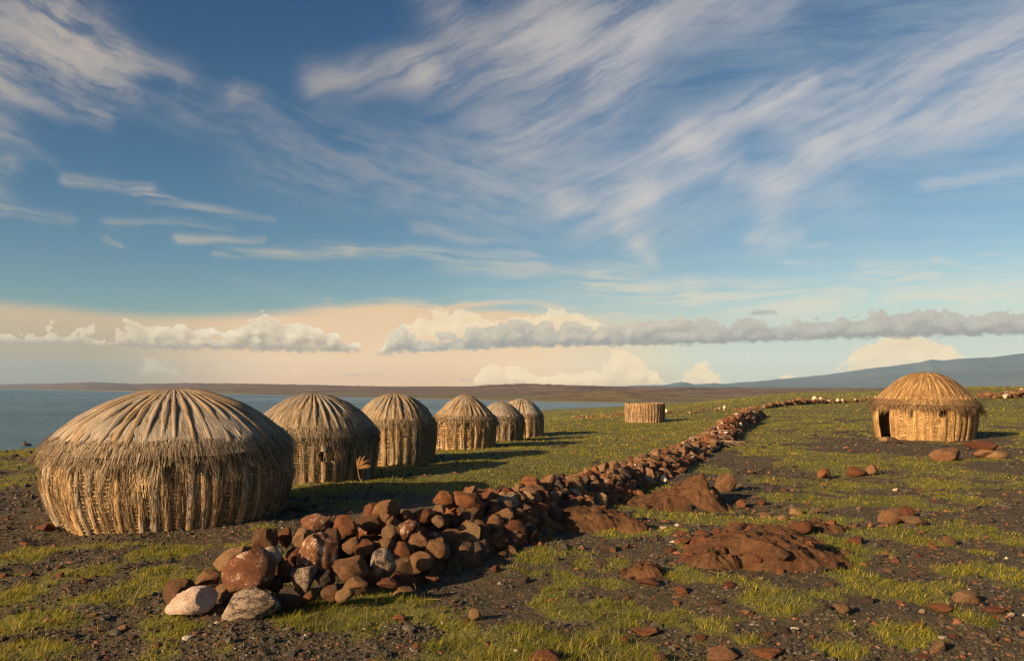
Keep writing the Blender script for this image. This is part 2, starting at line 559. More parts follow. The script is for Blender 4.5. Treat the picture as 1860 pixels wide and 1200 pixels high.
# where grass grows: 0..1
PATCH = [(1400, 1066, 130, 10), (1560, 1050, 30, 10), (1240, 936, 90, 7), (1250, 1000, 20, 14), (1170, 920, 24, 10), (1610, 1072, 75, 20), (1400, 1097, 70, 24), (1755, 1022, 42, 20), (1685, 985, 34, 14), (1520, 1182, 48, 22), (1650, 1165, 70, 24), (1750, 1130, 40, 24), (1100, 1110, 90, 24), (1010, 1090, 50, 26),
         (1060, 1020, 36, 12), (985, 1010, 50, 16), (960, 1160, 70, 20), (620, 1105, 120, 34), (730, 1085, 60, 20), (560, 1135, 70, 18), (860, 1185, 90, 24), (1130, 1185, 70, 20), (1500, 1090, 30, 10),
         (70, 1058, 60, 34), (60, 1000, 60, 20), (190, 1092, 80, 18), (250, 1078, 50, 18), (320, 1000, 60, 16), (190, 985, 90, 14), (290, 1130, 40, 18), (90, 1135, 120, 26), (60, 1180, 80, 20), (290, 1045, 50, 24), (160, 1040, 40, 16),
         (330, 1150, 60, 16), (1830, 1040, 40, 24), (1790, 965, 70, 18), (1830, 870, 60, 14), (1700, 880, 50, 12), (1740, 905, 50, 10), (1620, 905, 60, 10), (1480, 985, 40, 10), (1330, 1060, 60, 16), (1250, 1050, 50, 16),
         (1180, 960, 60, 12), (1290, 938, 60, 10), (920, 1045, 50, 12), (790, 1140, 60, 14), (1220, 1120, 50, 16), (1280, 1140, 60, 20), (1340, 1135, 40, 14), (1110, 965, 60, 10), (1700, 850, 60, 8), (1660, 918, 40, 8),
         (800, 880, 160, 14), (620, 925, 70, 12), (720, 862, 80, 8), (620, 895, 90, 7), (690, 985, 20, 8), (1450, 905, 60, 10), (1400, 870, 50, 8), (1520, 875, 60, 8), (1700, 1100, 30, 10), (1080, 1150, 50, 14)]
BARE = [(1640, 812, 160, 16), (1750, 795, 60, 8), (40, 910, 110, 50), (300, 975, 260, 10), (1350, 840, 40, 14), (1700, 1010, 60, 16), (1640, 1040, 60, 14), (1450, 1060, 60, 16), (700, 950, 170, 14), (560, 955, 60, 26), (850, 1060, 110, 22),
        (1660, 1120, 50, 22), (1420, 1150, 90, 20), (180, 1150, 60, 14), (420, 1150, 60, 20), (750, 1150, 50, 18)]
HUTS = {}


def _ell(u, v, ru, rv):
    c = at(u, v)
    a, b = at(u, v - rv), at(u, v + rv)
    return c.x, c.y, ru * c.y / F, max(0.08, (a.y - b.y) / 2)


PATCH_W = [_ell(*p) for p in PATCH]
BARE_W = [_ell(*p) for p in BARE]
WALLX = np.array([p.x for p in FOOT])
WALLY = np.array([p.y for p in FOOT])


def grass_amount(x, y):
    x, y = np.asarray(x, float), np.asarray(y, float)
    t = x / np.maximum(y, 1.0)
    wall_x = np.interp(y, WALLY, WALLX)
    sd = lake_dist(x, y)
    r = np.hypot(x, y)
    left = ss(wall_x - x, 0.3, 1.5) * ss(y, 11.0, 15.0)            # the meadow between huts and wall
    right = 1 - ss(wall_x - x, 0.0, 1.0)
    cover = 0.48 + 0.38 * left + 0.20 * right * ss(y, 9, 22) + 0.12 * ss(y, 26, 60)
    cover = cover - 0.14 * (1 - ss(t, -0.5, -0.32)) * ss(y, 9, 16) - 0.35 * (1 - ss(sd, 20, 90)) * ss(y, 10, 30) * (1 - ss(t, -0.3, -0.05))
    cover = cover + 0.25 * ss(np.abs(sd - 14), 12, 4) * (t < -0.3)
    n = 0.62 * fbm(x * 0.55, y * 0.40, 21, 4) + 0.38 * fbm(x * 2.6, y * 2.2, 25, 3)
    m = ss(n + (cover - 0.5) * 0.62, 0.47, 0.60)
    wob = (fbm(x * 2.3, y * 2.3, 31, 3) - 0.5) * 1.5
    for (cx, cy, rx, ry) in PATCH_W:
        m = np.maximum(m, ss(1.25 - np.hypot((x - cx) / rx, (y - cy) / ry) + wob, 0.0, 0.55))
    for (cx, cy, rx, ry) in BARE_W:
        m = m * (1 - 0.93 * ss(1.35 - np.hypot((x - cx) / rx, (y - cy) / ry) + wob * 0.6, 0.0, 0.5))
    for (cx, cy, R) in HUTS.values():
        m = m * ss(np.hypot(x - cx, y - cy) / R, 0.96, 1.06)
    return m * (sd > 2)


# ------------------------------------------------------------------ materials
def new_mat(name, rough=0.9, spec=0.25):
    m = bpy.data.materials.new(name)
    m.use_nodes = True
    E.tree = m.node_tree
    b = m.node_tree.nodes['Principled BSDF']
    b.inputs['Roughness'].default_value = rough
    b.inputs['Specular IOR Level'].default_value = spec
    return m, b


def bump(h, dist=0.02, strength=1.0):
    n = E.tree.nodes.new('ShaderNodeBump')
    n.inputs['Strength'].default_value = strength
    n.inputs['Distance'].default_value = dist
    plug(n.inputs['Height'], h)
    return E(n.outputs[0])


def attr(name, kind='GEOMETRY', out='Fac'):
    n = E.tree.nodes.new('ShaderNodeAttribute')
    n.attribute_name = name
    n.attribute_type = kind
    return E(n.outputs[out])


def texco(which='Object'):
    n = E.tree.nodes.new('ShaderNodeTexCoord')
    return E(n.outputs[which])


def objrand():
    n = E.tree.nodes.new('ShaderNodeObjectInfo')
    return E(n.outputs['Random'])


def geopos():
    n = E.tree.nodes.new('ShaderNodeNewGeometry')
    return E(n.outputs['Position'])


def voro(vec, scale, feature='F1', out='Distance', rnd=1.0):
    n = E.tree.nodes.new('ShaderNodeTexVoronoi')
    n.feature = feature
    plug(n.inputs['Vector'], vec)
    plug(n.inputs['Scale'], scale)
    n.inputs['Randomness'].default_value = rnd
    return E(n.outputs[out])


def mat_ground():
    m, b = new_mat('ground', 0.85, 0.3)
    p = geopos()
    g = attr('grass')
    fa = attr('far')
    cell = voro(p, 62.0, out='Color')
    c1, c2, c3 = sep(cell)
    d = voro(p, 62.0)
    cell2 = voro(p, 19.0, out='Color')
    e1, e2, e3 = sep(cell2)
    d2 = voro(p, 19.0)
    big = noise(p, 0.45, 5, 0.6, dim='3D')
    mid = noise(p, 3.5, 5, 0.6, dim='3D')
    fine = noise(p, 45.0, 4, 0.7, dim='3D')
    grit = cmix(c1, (0.022, 0.0200, 0.0085), (0.090, 0.075, 0.036))
    grit = cmix(sstep(c2, 0.80, 0.88), grit, (0.105, 0.055, 0.025))
    grit = cmix(sstep(c3, 0.982, 0.99), grit, (0.42, 0.38, 0.32))
    grit = cmix(sstep(e1, 0.90, 0.94) * 0.8, grit, cmix(e2, (0.10, 0.045, 0.022), (0.17, 0.085, 0.045)))
    soil = cmix(fine, (0.040, 0.031, 0.013), (0.110, 0.082, 0.036))
    col = cmix(sstep(mid + (big - 0.5) * 0.8, 0.47, 0.66) * 0.75, grit, soil)
    # thin moss and dead blades under and around the tufts
    moss = cmix(fine, (0.065, 0.068, 0.012), (0.19, 0.190, 0.032))
    col = cmix(sstep(g + (mid - 0.5) * 0.7, 0.15, 0.8) * 0.72, col, moss)
    # far off the grass is too small to be built blade by blade
    gfar = cmix(sstep(noise(p, 0.22, 6, 0.68, dim='3D'), 0.36, 0.62), (0.085, 0.070, 0.030), cmix(mid, (0.135, 0.150, 0.022), (0.22, 0.22, 0.036)))
    col = cmix(sstep(fa, 0.0, 0.5), col, gfar)
    plain = cmix(sstep(noise(p, 0.006, 7, 0.6, dim='3D'), 0.38, 0.62), (0.10, 0.07, 0.042), (0.16, 0.14, 0.05))
    plain = cmix(sstep(attr('shore'), 0.2, 0.9) * 0.55, plain, (0.30, 0.24, 0.16))
    col = cmix(sstep(fa, 0.6, 1.0), col, plain)
    plug(b.inputs['Base Color'], col)
    h = (1.0 - d) * 0.35 + (1.0 - d2) * 0.5 + fine * 0.5
    plug(b.inputs['Normal'], bump(h, 0.018, 0.9))
    return m


def mat_water():
    m, b = new_mat('water', 0.22, 0.5)
    b.inputs['Base Color'].default_value = (0.060, 0.108, 0.118, 1)
    b.inputs['IOR'].default_value = 1.33
    p = geopos()
    px_, py_, _ = sep(p)
    q = comb(px_ * 0.55 + py_ * 0.1, py_ * 0.8)
    h = noise(q, 1.0, 5, 0.6) + noise(q, 0.16, 3, 0.5) * 1.6
    plug(b.inputs['Roughness'], 0.14 + 0.26 * noise(comb(px_ * 0.004, py_ * 0.012), 1.0, 4, 0.6))
    plug(b.inputs['Normal'], bump(h, 0.36, 1.0))
    return m


def mat_hills(name, c0, c1, c2, scale):
    m, b = new_mat(name, 0.95, 0.1)
    p = geopos()
    n1 = noise(p, scale, 7, 0.62, dim='3D')
    n2 = noise(p, scale * 6, 5, 0.6, dim='3D')
    col = cmix(sstep(n1, 0.36, 0.64), c0, c1)
    col = cmix(sstep(n2 + (n1 - 0.5), 0.52, 0.70) * 0.7, col, c2)
    plug(b.inputs['Base Color'], col)
    return m


M_GROUND = mat_ground()
M_WATER = mat_water()


# ------------------------------------------------------------------ ground, one sheet to the horizon
def polar(az_list, r_list, zf):
    A, R = np.meshgrid(az_list, r_list, indexing='ij')
    X, Y = np.sin(A) * R, np.cos(A) * R
    Z = zf(X, Y, A, R)
    n, k = A.shape
    idx = np.arange(n * k).reshape(n, k)
    f = np.stack([idx[:-1, :-1], idx[1:, :-1], idx[1:, 1:], idx[:-1, 1:]], -1).reshape(-1, 4)
    return np.stack([X, Y, Z], -1).reshape(-1, 3), f


# the huts: centre, radius at the foot
def hut_at(name, u, v, R):
    c = at(u, v)
    HUTS[name] = (c.x, c.y, R)
    return Vector((c.x, c.y, float(ground_smooth(c.x, c.y))))


def build_land():
    d2r = math.radians
    az_ = np.concatenate([np.linspace(d2r(-44), d2r(44), 520), np.linspace(d2r(44), d2r(316), 76)[1:]])
    r_ = np.concatenate([[0.01, 1.2, 2.2], np.exp(np.linspace(math.log(3.0), math.log(60.0), 250)), np.exp(np.linspace(math.log(60.0), math.log(11200.0), 190))[1:]])
    v, f = polar(az_, r_, lambda X, Y, A, R: ground_z(X, Y))
    r = np.hypot(v[:, 0], v[:, 1])
    sd = lake_dist(v[:, 0], v[:, 1])
    g = np.zeros(len(v))
    nearm = (r < 260) & (np.abs(np.arctan2(v[:, 0], v[:, 1])) < 0.8)
    g[nearm] = grass_amount(v[nearm, 0], v[nearm, 1])
    far = 0.5 * ss(r, 60, 150) + 0.5 * ss(v[:, 1], 300, 520)
    shore = (1 - ss(np.abs(sd), 0, 25)) * ss(r, 250, 450)
    me = mesh_np('ground', v, f, M_GROUND, True, cols={'grass': g, 'far': far, 'shore': shore})
    tag(link('ground', me), kind='structure', label='dark volcanic gravel ground with patches of green grass')
    w = np.array([(-9000, -1500, LAKE_Z), (200, -1500, LAKE_Z), (200, 6500, LAKE_Z), (-9000, 6500, LAKE_Z)])
    me = mesh_np('lake', w, np.array([(0, 1, 2, 3)]), M_WATER, False)
    tag(link('lake_water', me), kind='structure', label='blue grey lake with small ripples')


def ridge(name, pts, r0f, r1f, r2f, zbase, mat, label, rough, nseed, nscale, na=420, nr=60):
    """A range of hills: its skyline follows photograph points, its flank runs from r0 up to r1 and falls to r2."""
    q = [ang(u, v) for u, v in pts]
    aa = np.array([a for a, e in q])
    ta = np.array([math.tan(e) for a, e in q])
    az_ = np.linspace(aa[0], aa[-1], na)

    def zf(X, Y, A, R):
        r0, r1, r2 = r0f(A), r1f(A), r2f(A)
        top = CAM_Z + np.interp(A, aa, ta) * r1
        base = zbase
        up = ss(R, r0, r1)
        dn = 1 - ss(R, r1, r2)
        p = np.where(R < r1, up, dn)
        n = (fbm(X * nscale, Y * nscale, nseed, 5, 0.55) - 0.5)
        gul = (fbm(A * 900 * nscale * 60 + R * nscale, R * nscale * 0.3, nseed + 7, 4, 0.55) - 0.5)
        return base + (top - base) * p + (n * rough + gul * rough * 0.7) * p * np.where(R < r1, 1 - 0.85 * up ** 6, 1.0)
    lo, hi = float(np.min(r0f(az_))), float(np.max(r2f(az_)))
    A, S = np.meshgrid(az_, np.linspace(0, 1, nr), indexing='ij')
    R = r0f(A) + (r2f(A) - r0f(A)) * S
    X, Y = np.sin(A) * R, np.cos(A) * R
    Z = zf(X, Y, A, R)
    n, k = A.shape
    idx = np.arange(n * k).reshape(n, k)
    f = np.stack([idx[:-1, :-1], idx[1:, :-1], idx[1:, 1:], idx[:-1, 1:]], -1).reshape(-1, 4)
    me = mesh_np(name, np.stack([X, Y, Z], -1).reshape(-1, 3), f, mat, True)
    tag(link(name, me), kind='structure', label=label)



H1 = hut_at('h1', 320, 936, 1.37)
H2 = hut_at('h2', 569, 868, 1.10)
H3 = hut_at('h3', 719, 839, 0.92)
H4 = hut_at('h4', 844, 812, 0.95)
H5 = hut_at('h5', 910, 799, 0.85)
H6 = hut_at('h6', 945, 791, 0.90)
HR = hut_at('hr', 1679, 795, 1.55)
HN = hut_at('hn', 1171, 766, 1.15)



build_land()
_sa = np.array([ang(u, 700)[0] for u in (-300, 0, 150, 400, 560, 800, 1000, 1130, 1300, 2100)])
_sr = np.array([3200, 2900, 1950, 1250, 960, 760, 640, 600, 560, 560], float)
shore_r = lambda A: np.interp(A, _sa, _sr)
ridge('far_plateau', [(-300, 697), (-100, 698), (0, 697.5), (100, 696), (170, 693.5), (240, 697), (330, 695.5), (480, 697), (560, 699), (640, 700.5), (740, 702.5), (850, 702), (890, 699), (920, 697.5), (985, 698), (1060, 700.5), (1150, 702.5),
                      (1300, 704.5), (1500, 705.5), (1700, 706), (2200, 706)],
      lambda A: shore_r(A) * 1.04, lambda A: shore_r(A) * 2.1, lambda A: shore_r(A) * 3.2, LAKE_Z + 0.4,
      mat_hills('plateau', (0.10, 0.064, 0.050), (0.19, 0.122, 0.088), (0.21, 0.175, 0.085), 0.014), 'long dark brown plateau beyond the lake', 4.0, 41, 0.014)
ridge('low_hills', [(940, 725), (990, 719), (1040, 713), (1090, 709.5), (1120, 709.5), (1170, 714), (1230, 719), (1300, 720), (1380, 722), (1480, 722)],
      lambda A: 520 + 0 * A, lambda A: 640 + 0 * A, lambda A: 800 + 0 * A, LAKE_Z + 0.2,
      mat_hills('low_hills', (0.12, 0.084, 0.046), (0.18, 0.135, 0.062), (0.19, 0.185, 0.06), 0.03), 'low brown and green hills at the head of the bay', 1.2, 47, 0.02, 200, 40)
ridge('mountain', [(1000, 701.5), (1120, 701), (1180, 700), (1215, 699), (1240, 695), (1262, 699.5), (1300, 698), (1400, 690.5), (1500, 680.5), (1600, 667), (1668, 659.5), (1692, 653.5), (1712, 656), (1760, 651.5), (1800, 649), (1860, 642.5),
                   (1960, 641), (2100, 643), (2300, 641), (2600, 646), (3000, 655), (3600, 672), (4600, 694)],
      lambda A: 4200 + 0 * A, lambda A: 8200 + 0 * A, lambda A: 10800 + 0 * A, LAKE_Z,
      mat_hills('mountain', (0.085, 0.10, 0.105), (0.13, 0.14, 0.13), (0.17, 0.15, 0.12), 0.0011), 'long blue grey mountain rising to the right', 55.0, 53, 0.0011, 500, 110)

def build_haze():
    m = bpy.data.materials.new('haze')
    m.use_nodes = True
    t = m.node_tree
    for n in list(t.nodes):
        t.nodes.remove(n)
    o = t.nodes.new('ShaderNodeOutputMaterial')
    v = t.nodes.new('ShaderNodeVolumePrincipled')
    v.inputs['Color'].default_value = (0.35, 0.66, 1.0, 1)
    v.inputs['Density'].default_value = HAZE_D
    v.inputs['Anisotropy'].default_value = 0.1
    t.links.new(v.outputs[0], o.inputs['Volume'])
    x0, x1, y0, y1, z0, z1 = -11500.0, 11500.0, -11500.0, 11500.0, LAKE_Z - 8.0, 340.0
    vs_ = [(x, y, z) for z in (z0, z1) for y in (y0, y1) for x in (x0, x1)]
    f = [(0, 2, 3, 1), (4, 5, 7, 6), (0, 1, 5, 4), (2, 6, 7, 3), (0, 4, 6, 2), (1, 3, 7, 5)]
    tag(link('haze', mesh_np('haze', vs_, f, m, False)), kind='stuff', label='thin blue haze over the lake and the far mountain')


build_haze()

# ------------------------------------------------------------------ thatch materials
def mat_thatch(name, dark, mid, pale, grey=0.0, fx=75.0, fy=4.0, bumpd=0.022, spot=0.5):
    """Dry reed and palm fibre; UV x runs across the fibres and y along them, both in metres."""
    m, b = new_mat(name, 0.8, 0.2)
    uv = E.tree.nodes.new('ShaderNodeUVMap')
    uv.uv_map = 'UVMap'
    ux, uy, _ = sep(E(uv.outputs[0]))
    r = objrand()
    fib = noise(comb(ux * fx + r * 31.0, uy * fy + r * 17.0), 1.0, 4, 0.65)
    fib2 = noise(comb(ux * fx * 0.28 + r * 11.0, uy * fy * 0.7), 1.0, 4, 0.6)
    blot = noise(comb(ux * 3.0, uy * 2.2 + r * 40.0), 1.0, 5, 0.6)
    v = fib * 0.6 + fib2 * 0.4
    col = cmix(sstep(v, 0.36, 0.52), dark, mid)
    col = cmix(sstep(v + (blot - 0.5) * 0.45, 0.50, 0.64), col, pale)
    if grey:
        gcol = cmix(v, (0.07, 0.060, 0.048), (0.29, 0.255, 0.20))
        col = cmix(sstep(blot + (r - 0.5) * 0.35, 0.58 - grey * 0.3, 0.70 - grey * 0.15) * 0.85, col, gcol)
    col = cmix(0.55, col, vscale_col(col, r * 0.7 + 0.65))
    col = tinted(vscale_col(col, 1.12))
    plug(b.inputs['Base Color'], col)
    plug(b.inputs['Normal'], bump(v, bumpd, 1.0))
    return m


def vscale_col(c, f):
    n = E.tree.nodes.new('ShaderNodeVectorMath')
    n.operation = 'SCALE'
    plug(n.inputs[0], c)
    plug(n.inputs['Scale'], f)
    return E(n.outputs[0])


def tinted(c):
    """The colour times the object's own colour: each hut has weathered differently."""
    n = E.tree.nodes.new('ShaderNodeObjectInfo')
    return vmath('MULTIPLY', c, E(n.outputs['Color']))


def mat_strand(name, c0, c1, c2, translucent=0.15):
    """Loose straws; each carries its own shade in the colour attribute «tone»."""
    m, b = new_mat(name, 0.75, 0.25)
    t = attr('tone')
    col = cmix(sstep(t, 0.0, 0.55), c0, c1)
    col = tinted(cmix(sstep(t, 0.55, 1.0), col, c2))
    plug(b.inputs['Base Color'], col)
    if translucent:
        tr = E.tree.nodes.new('ShaderNodeBsdfTranslucent')
        plug(tr.inputs[0], col)
        mx = E.tree.nodes.new('ShaderNodeMixShader')
        mx.inputs[0].default_value = translucent
        out = E.tree.nodes['Material Output']
        E.tree.links.new(b.outputs[0], mx.inputs[1])
        E.tree.links.new(tr.outputs[0], mx.inputs[2])
        E.tree.links.new(mx.outputs[0], out.inputs[0])
    return m


OLD = dict(
    wall=mat_thatch('old_reed_matting', (0.055, 0.035, 0.017), (0.27, 0.178, 0.087), (0.46, 0.33, 0.178), 0.2),
    bundle=mat_thatch('old_reed_bundle', (0.078, 0.048, 0.022), (0.31, 0.20, 0.093), (0.50, 0.35, 0.18), 0.3, 62.0, 3.2),
    roof=mat_thatch('old_roof_thatch', (0.050, 0.036, 0.022), (0.195, 0.142, 0.082), (0.35, 0.265, 0.165), 0.3),
    rib=mat_thatch('old_roof_bundle', (0.075, 0.053, 0.031), (0.225, 0.16, 0.09), (0.36, 0.27, 0.165), 0.6, 62.0, 3.2),
    strand=mat_strand('old_straw', (0.045, 0.032, 0.020), (0.20, 0.142, 0.078), (0.44, 0.33, 0.19)),
    fringe=mat_strand('old_fringe', (0.075, 0.056, 0.034), (0.24, 0.182, 0.110), (0.46, 0.36, 0.23)),
    lash=mat_strand('pale_lashing', (0.26, 0.165, 0.072), (0.52, 0.37, 0.18), (0.70, 0.55, 0.32)))
NEW = dict(
    wall=mat_thatch('new_reed_matting', (0.095, 0.046, 0.014), (0.30, 0.172, 0.062), (0.45, 0.285, 0.118), 0.0, 45.0, 3.0),
    bundle=mat_thatch('new_reed_bundle', (0.13, 0.068, 0.023), (0.33, 0.195, 0.075), (0.47, 0.305, 0.13), 0.0, 42.0, 2.5),
    roof=mat_thatch('new_roof_thatch', (0.075, 0.038, 0.013), (0.24, 0.138, 0.052), (0.38, 0.24, 0.10), 0.0, 45.0, 3.0),
    rib=mat_thatch('new_roof_bundle', (0.09, 0.047, 0.017), (0.265, 0.155, 0.06), (0.39, 0.255, 0.11), 0.0, 42.0, 2.5),
    strand=mat_strand('new_straw', (0.10, 0.052, 0.017), (0.32, 0.186, 0.07), (0.55, 0.375, 0.165)),
    fringe=mat_strand('new_fringe', (0.085, 0.056, 0.028), (0.29, 0.185, 0.085), (0.45, 0.315, 0.155)),
    lash=mat_strand('new_lashing', (0.26, 0.15, 0.056), (0.52, 0.35, 0.15), (0.72, 0.54, 0.28)))
M_DARK, _b = new_mat('hut_inside', 1.0, 0.0)
_b.inputs['Base Color'].default_value = (0.035, 0.026, 0.018, 1)


# ------------------------------------------------------------------ hut geometry
def tube(pts, nrm, rad_t, rad_n, sides=8, uv0=0.0, ridges=0.0, rng=None, cap=True):
    """A tube along pts; nrm is the outward normal at each point; rad_t and rad_n its half-widths along the wall and out of it."""
    pts, nrm = np.asarray(pts, float), np.asarray(nrm, float)
    n = len(pts)
    tan = np.gradient(pts, axis=0)
    tan /= np.linalg.norm(tan, axis=1)[:, None]
    side = np.cross(tan, nrm)
    side /= np.linalg.norm(side, axis=1)[:, None]
    a = np.linspace(0, 2 * np.pi, sides, endpoint=False)
    k = 1.0
    if rng is not None:
        k = 1.0 + rng.uniform(-ridges, ridges, (1, sides)) * 1.3 + rng.uniform(-ridges, ridges, (n, sides)) * 0.45
    V = pts[:, None, :] + side[:, None, :] * (np.cos(a)[None, :] * k * np.broadcast_to(rad_t, (n,))[:, None])[:, :, None] \
        + nrm[:, None, :] * (np.sin(a)[None, :] * k * np.broadcast_to(rad_n, (n,))[:, None])[:, :, None]
    L = np.concatenate([[0], np.cumsum(np.linalg.norm(np.diff(pts, axis=0), axis=1))])
    rmax = float(np.max(rad_t))
    uv = np.stack([np.broadcast_to(np.abs(a - np.pi)[None, :] * rmax, (n, sides)), np.broadcast_to(L[:, None], (n, sides))], -1) + uv0
    idx = np.arange(n * sides).reshape(n, sides)
    nx = np.roll(idx, -1, axis=1)
    f = np.stack([idx[:-1], nx[:-1], nx[1:], idx[1:]], -1).reshape(-1, 4)
    return V.reshape(-1, 3), f, uv.reshape(-1, 2)


def ribbons(P, D, W, length, width, tone, droop=None, segs=2, taper=0.3):
    """Many flat strands. P root, D direction, W width direction (all n x 3); droop is added with the square of the way along."""
    n = len(P)
    D = D / np.linalg.norm(D, axis=1)[:, None]
    W = W / np.maximum(np.linalg.norm(W, axis=1), 1e-9)[:, None]
    s = np.linspace(0, 1, segs + 1)
    C = P[:, None, :] + D[:, None, :] * (length[:, None] * s[None, :])[:, :, None]
    if droop is not None:
        C = C + droop[:, None, :] * (s ** 2)[None, :, None]
    w = width[:, None] * (1 - (1 - taper) * s[None, :]) * 0.5
    V = np.stack([C - W[:, None, :] * w[:, :, None], C + W[:, None, :] * w[:, :, None]], 2)     # n, segs+1, 2, 3
    k = (segs + 1) * 2
    base = (np.arange(n) * k)[:, None]
    q = np.array([[2 * i, 2 * i + 1, 2 * i + 3, 2 * i + 2] for i in range(segs)])
    f = (base[:, :, None] + q[None]).reshape(-1, 4)
    return V.reshape(-1, 3), f, np.repeat(tone, k)


def join(parts):
    V, Fa, T, o = [], [], [], 0
    for v, f, t in parts:
        V.append(v); Fa.append(f + o); T.append(t)
        o += len(v)
    return np.concatenate(V), np.concatenate(Fa), np.concatenate(T)


class Profile:
    """Radius and height along the outline of a hut, by length s in 0..1."""

    def __init__(self, pts):
        p = np.array(pts, float)
        # Catmull-Rom through the points
        q = np.vstack([2 * p[0] - p[1], p, 2 * p[-1] - p[-2]])
        out = []
        for i in range(1, len(q) - 2):
            for t in np.linspace(0, 1, 12, endpoint=False):
                out.append(0.5 * ((2 * q[i]) + (-q[i - 1] + q[i + 1]) * t + (2 * q[i - 1] - 5 * q[i] + 4 * q[i + 1] - q[i + 2]) * t ** 2 + (-q[i - 1] + 3 * q[i] - 3 * q[i + 1] + q[i + 2]) * t ** 3))
        out.append(p[-1])
        self.p = np.array(out)
        d = np.concatenate([[0], np.cumsum(np.linalg.norm(np.diff(self.p, axis=0), axis=1))])
        self.len = d[-1]
        self.s = d / d[-1]

    def rh(self, s):
        return np.interp(s, self.s, self.p[:, 0]), np.interp(s, self.s, self.p[:, 1])

    def normal(self, s):
        r0, h0 = self.rh(np.clip(np.asarray(s) - 0.015, 0, 1))
        r1, h1 = self.rh(np.clip(np.asarray(s) + 0.015, 0, 1))
        tr, th = r1 - r0, h1 - h0
        l = np.hypot(tr, th) + 1e-9
        return th / l, -tr / l, tr / l, th / l        # outward normal (r, h), tangent (r, h)


def on(prof, s, a, off=0.0, squash=None):
    """Points, normals, up-tangents and side vectors on a surface of revolution."""
    s, a = np.broadcast_arrays(np.asarray(s, float), np.asarray(a, float))
    r, h = prof.rh(s)
    nr, nh, tr, th = prof.normal(s)
    w = 1.0 if squash is None else squash(a)
    ca, sa = np.cos(a), np.sin(a)
    P = np.stack([(r * w + nr * off) * ca, (r * w + nr * off) * sa, h + nh * off], -1)
    N = np.stack([nr * ca, nr * sa, nh], -1)
    T = np.stack([tr * ca, tr * sa, th], -1)
    S = np.stack([-sa, ca, 0 * ca], -1)
    return P, N, T, S


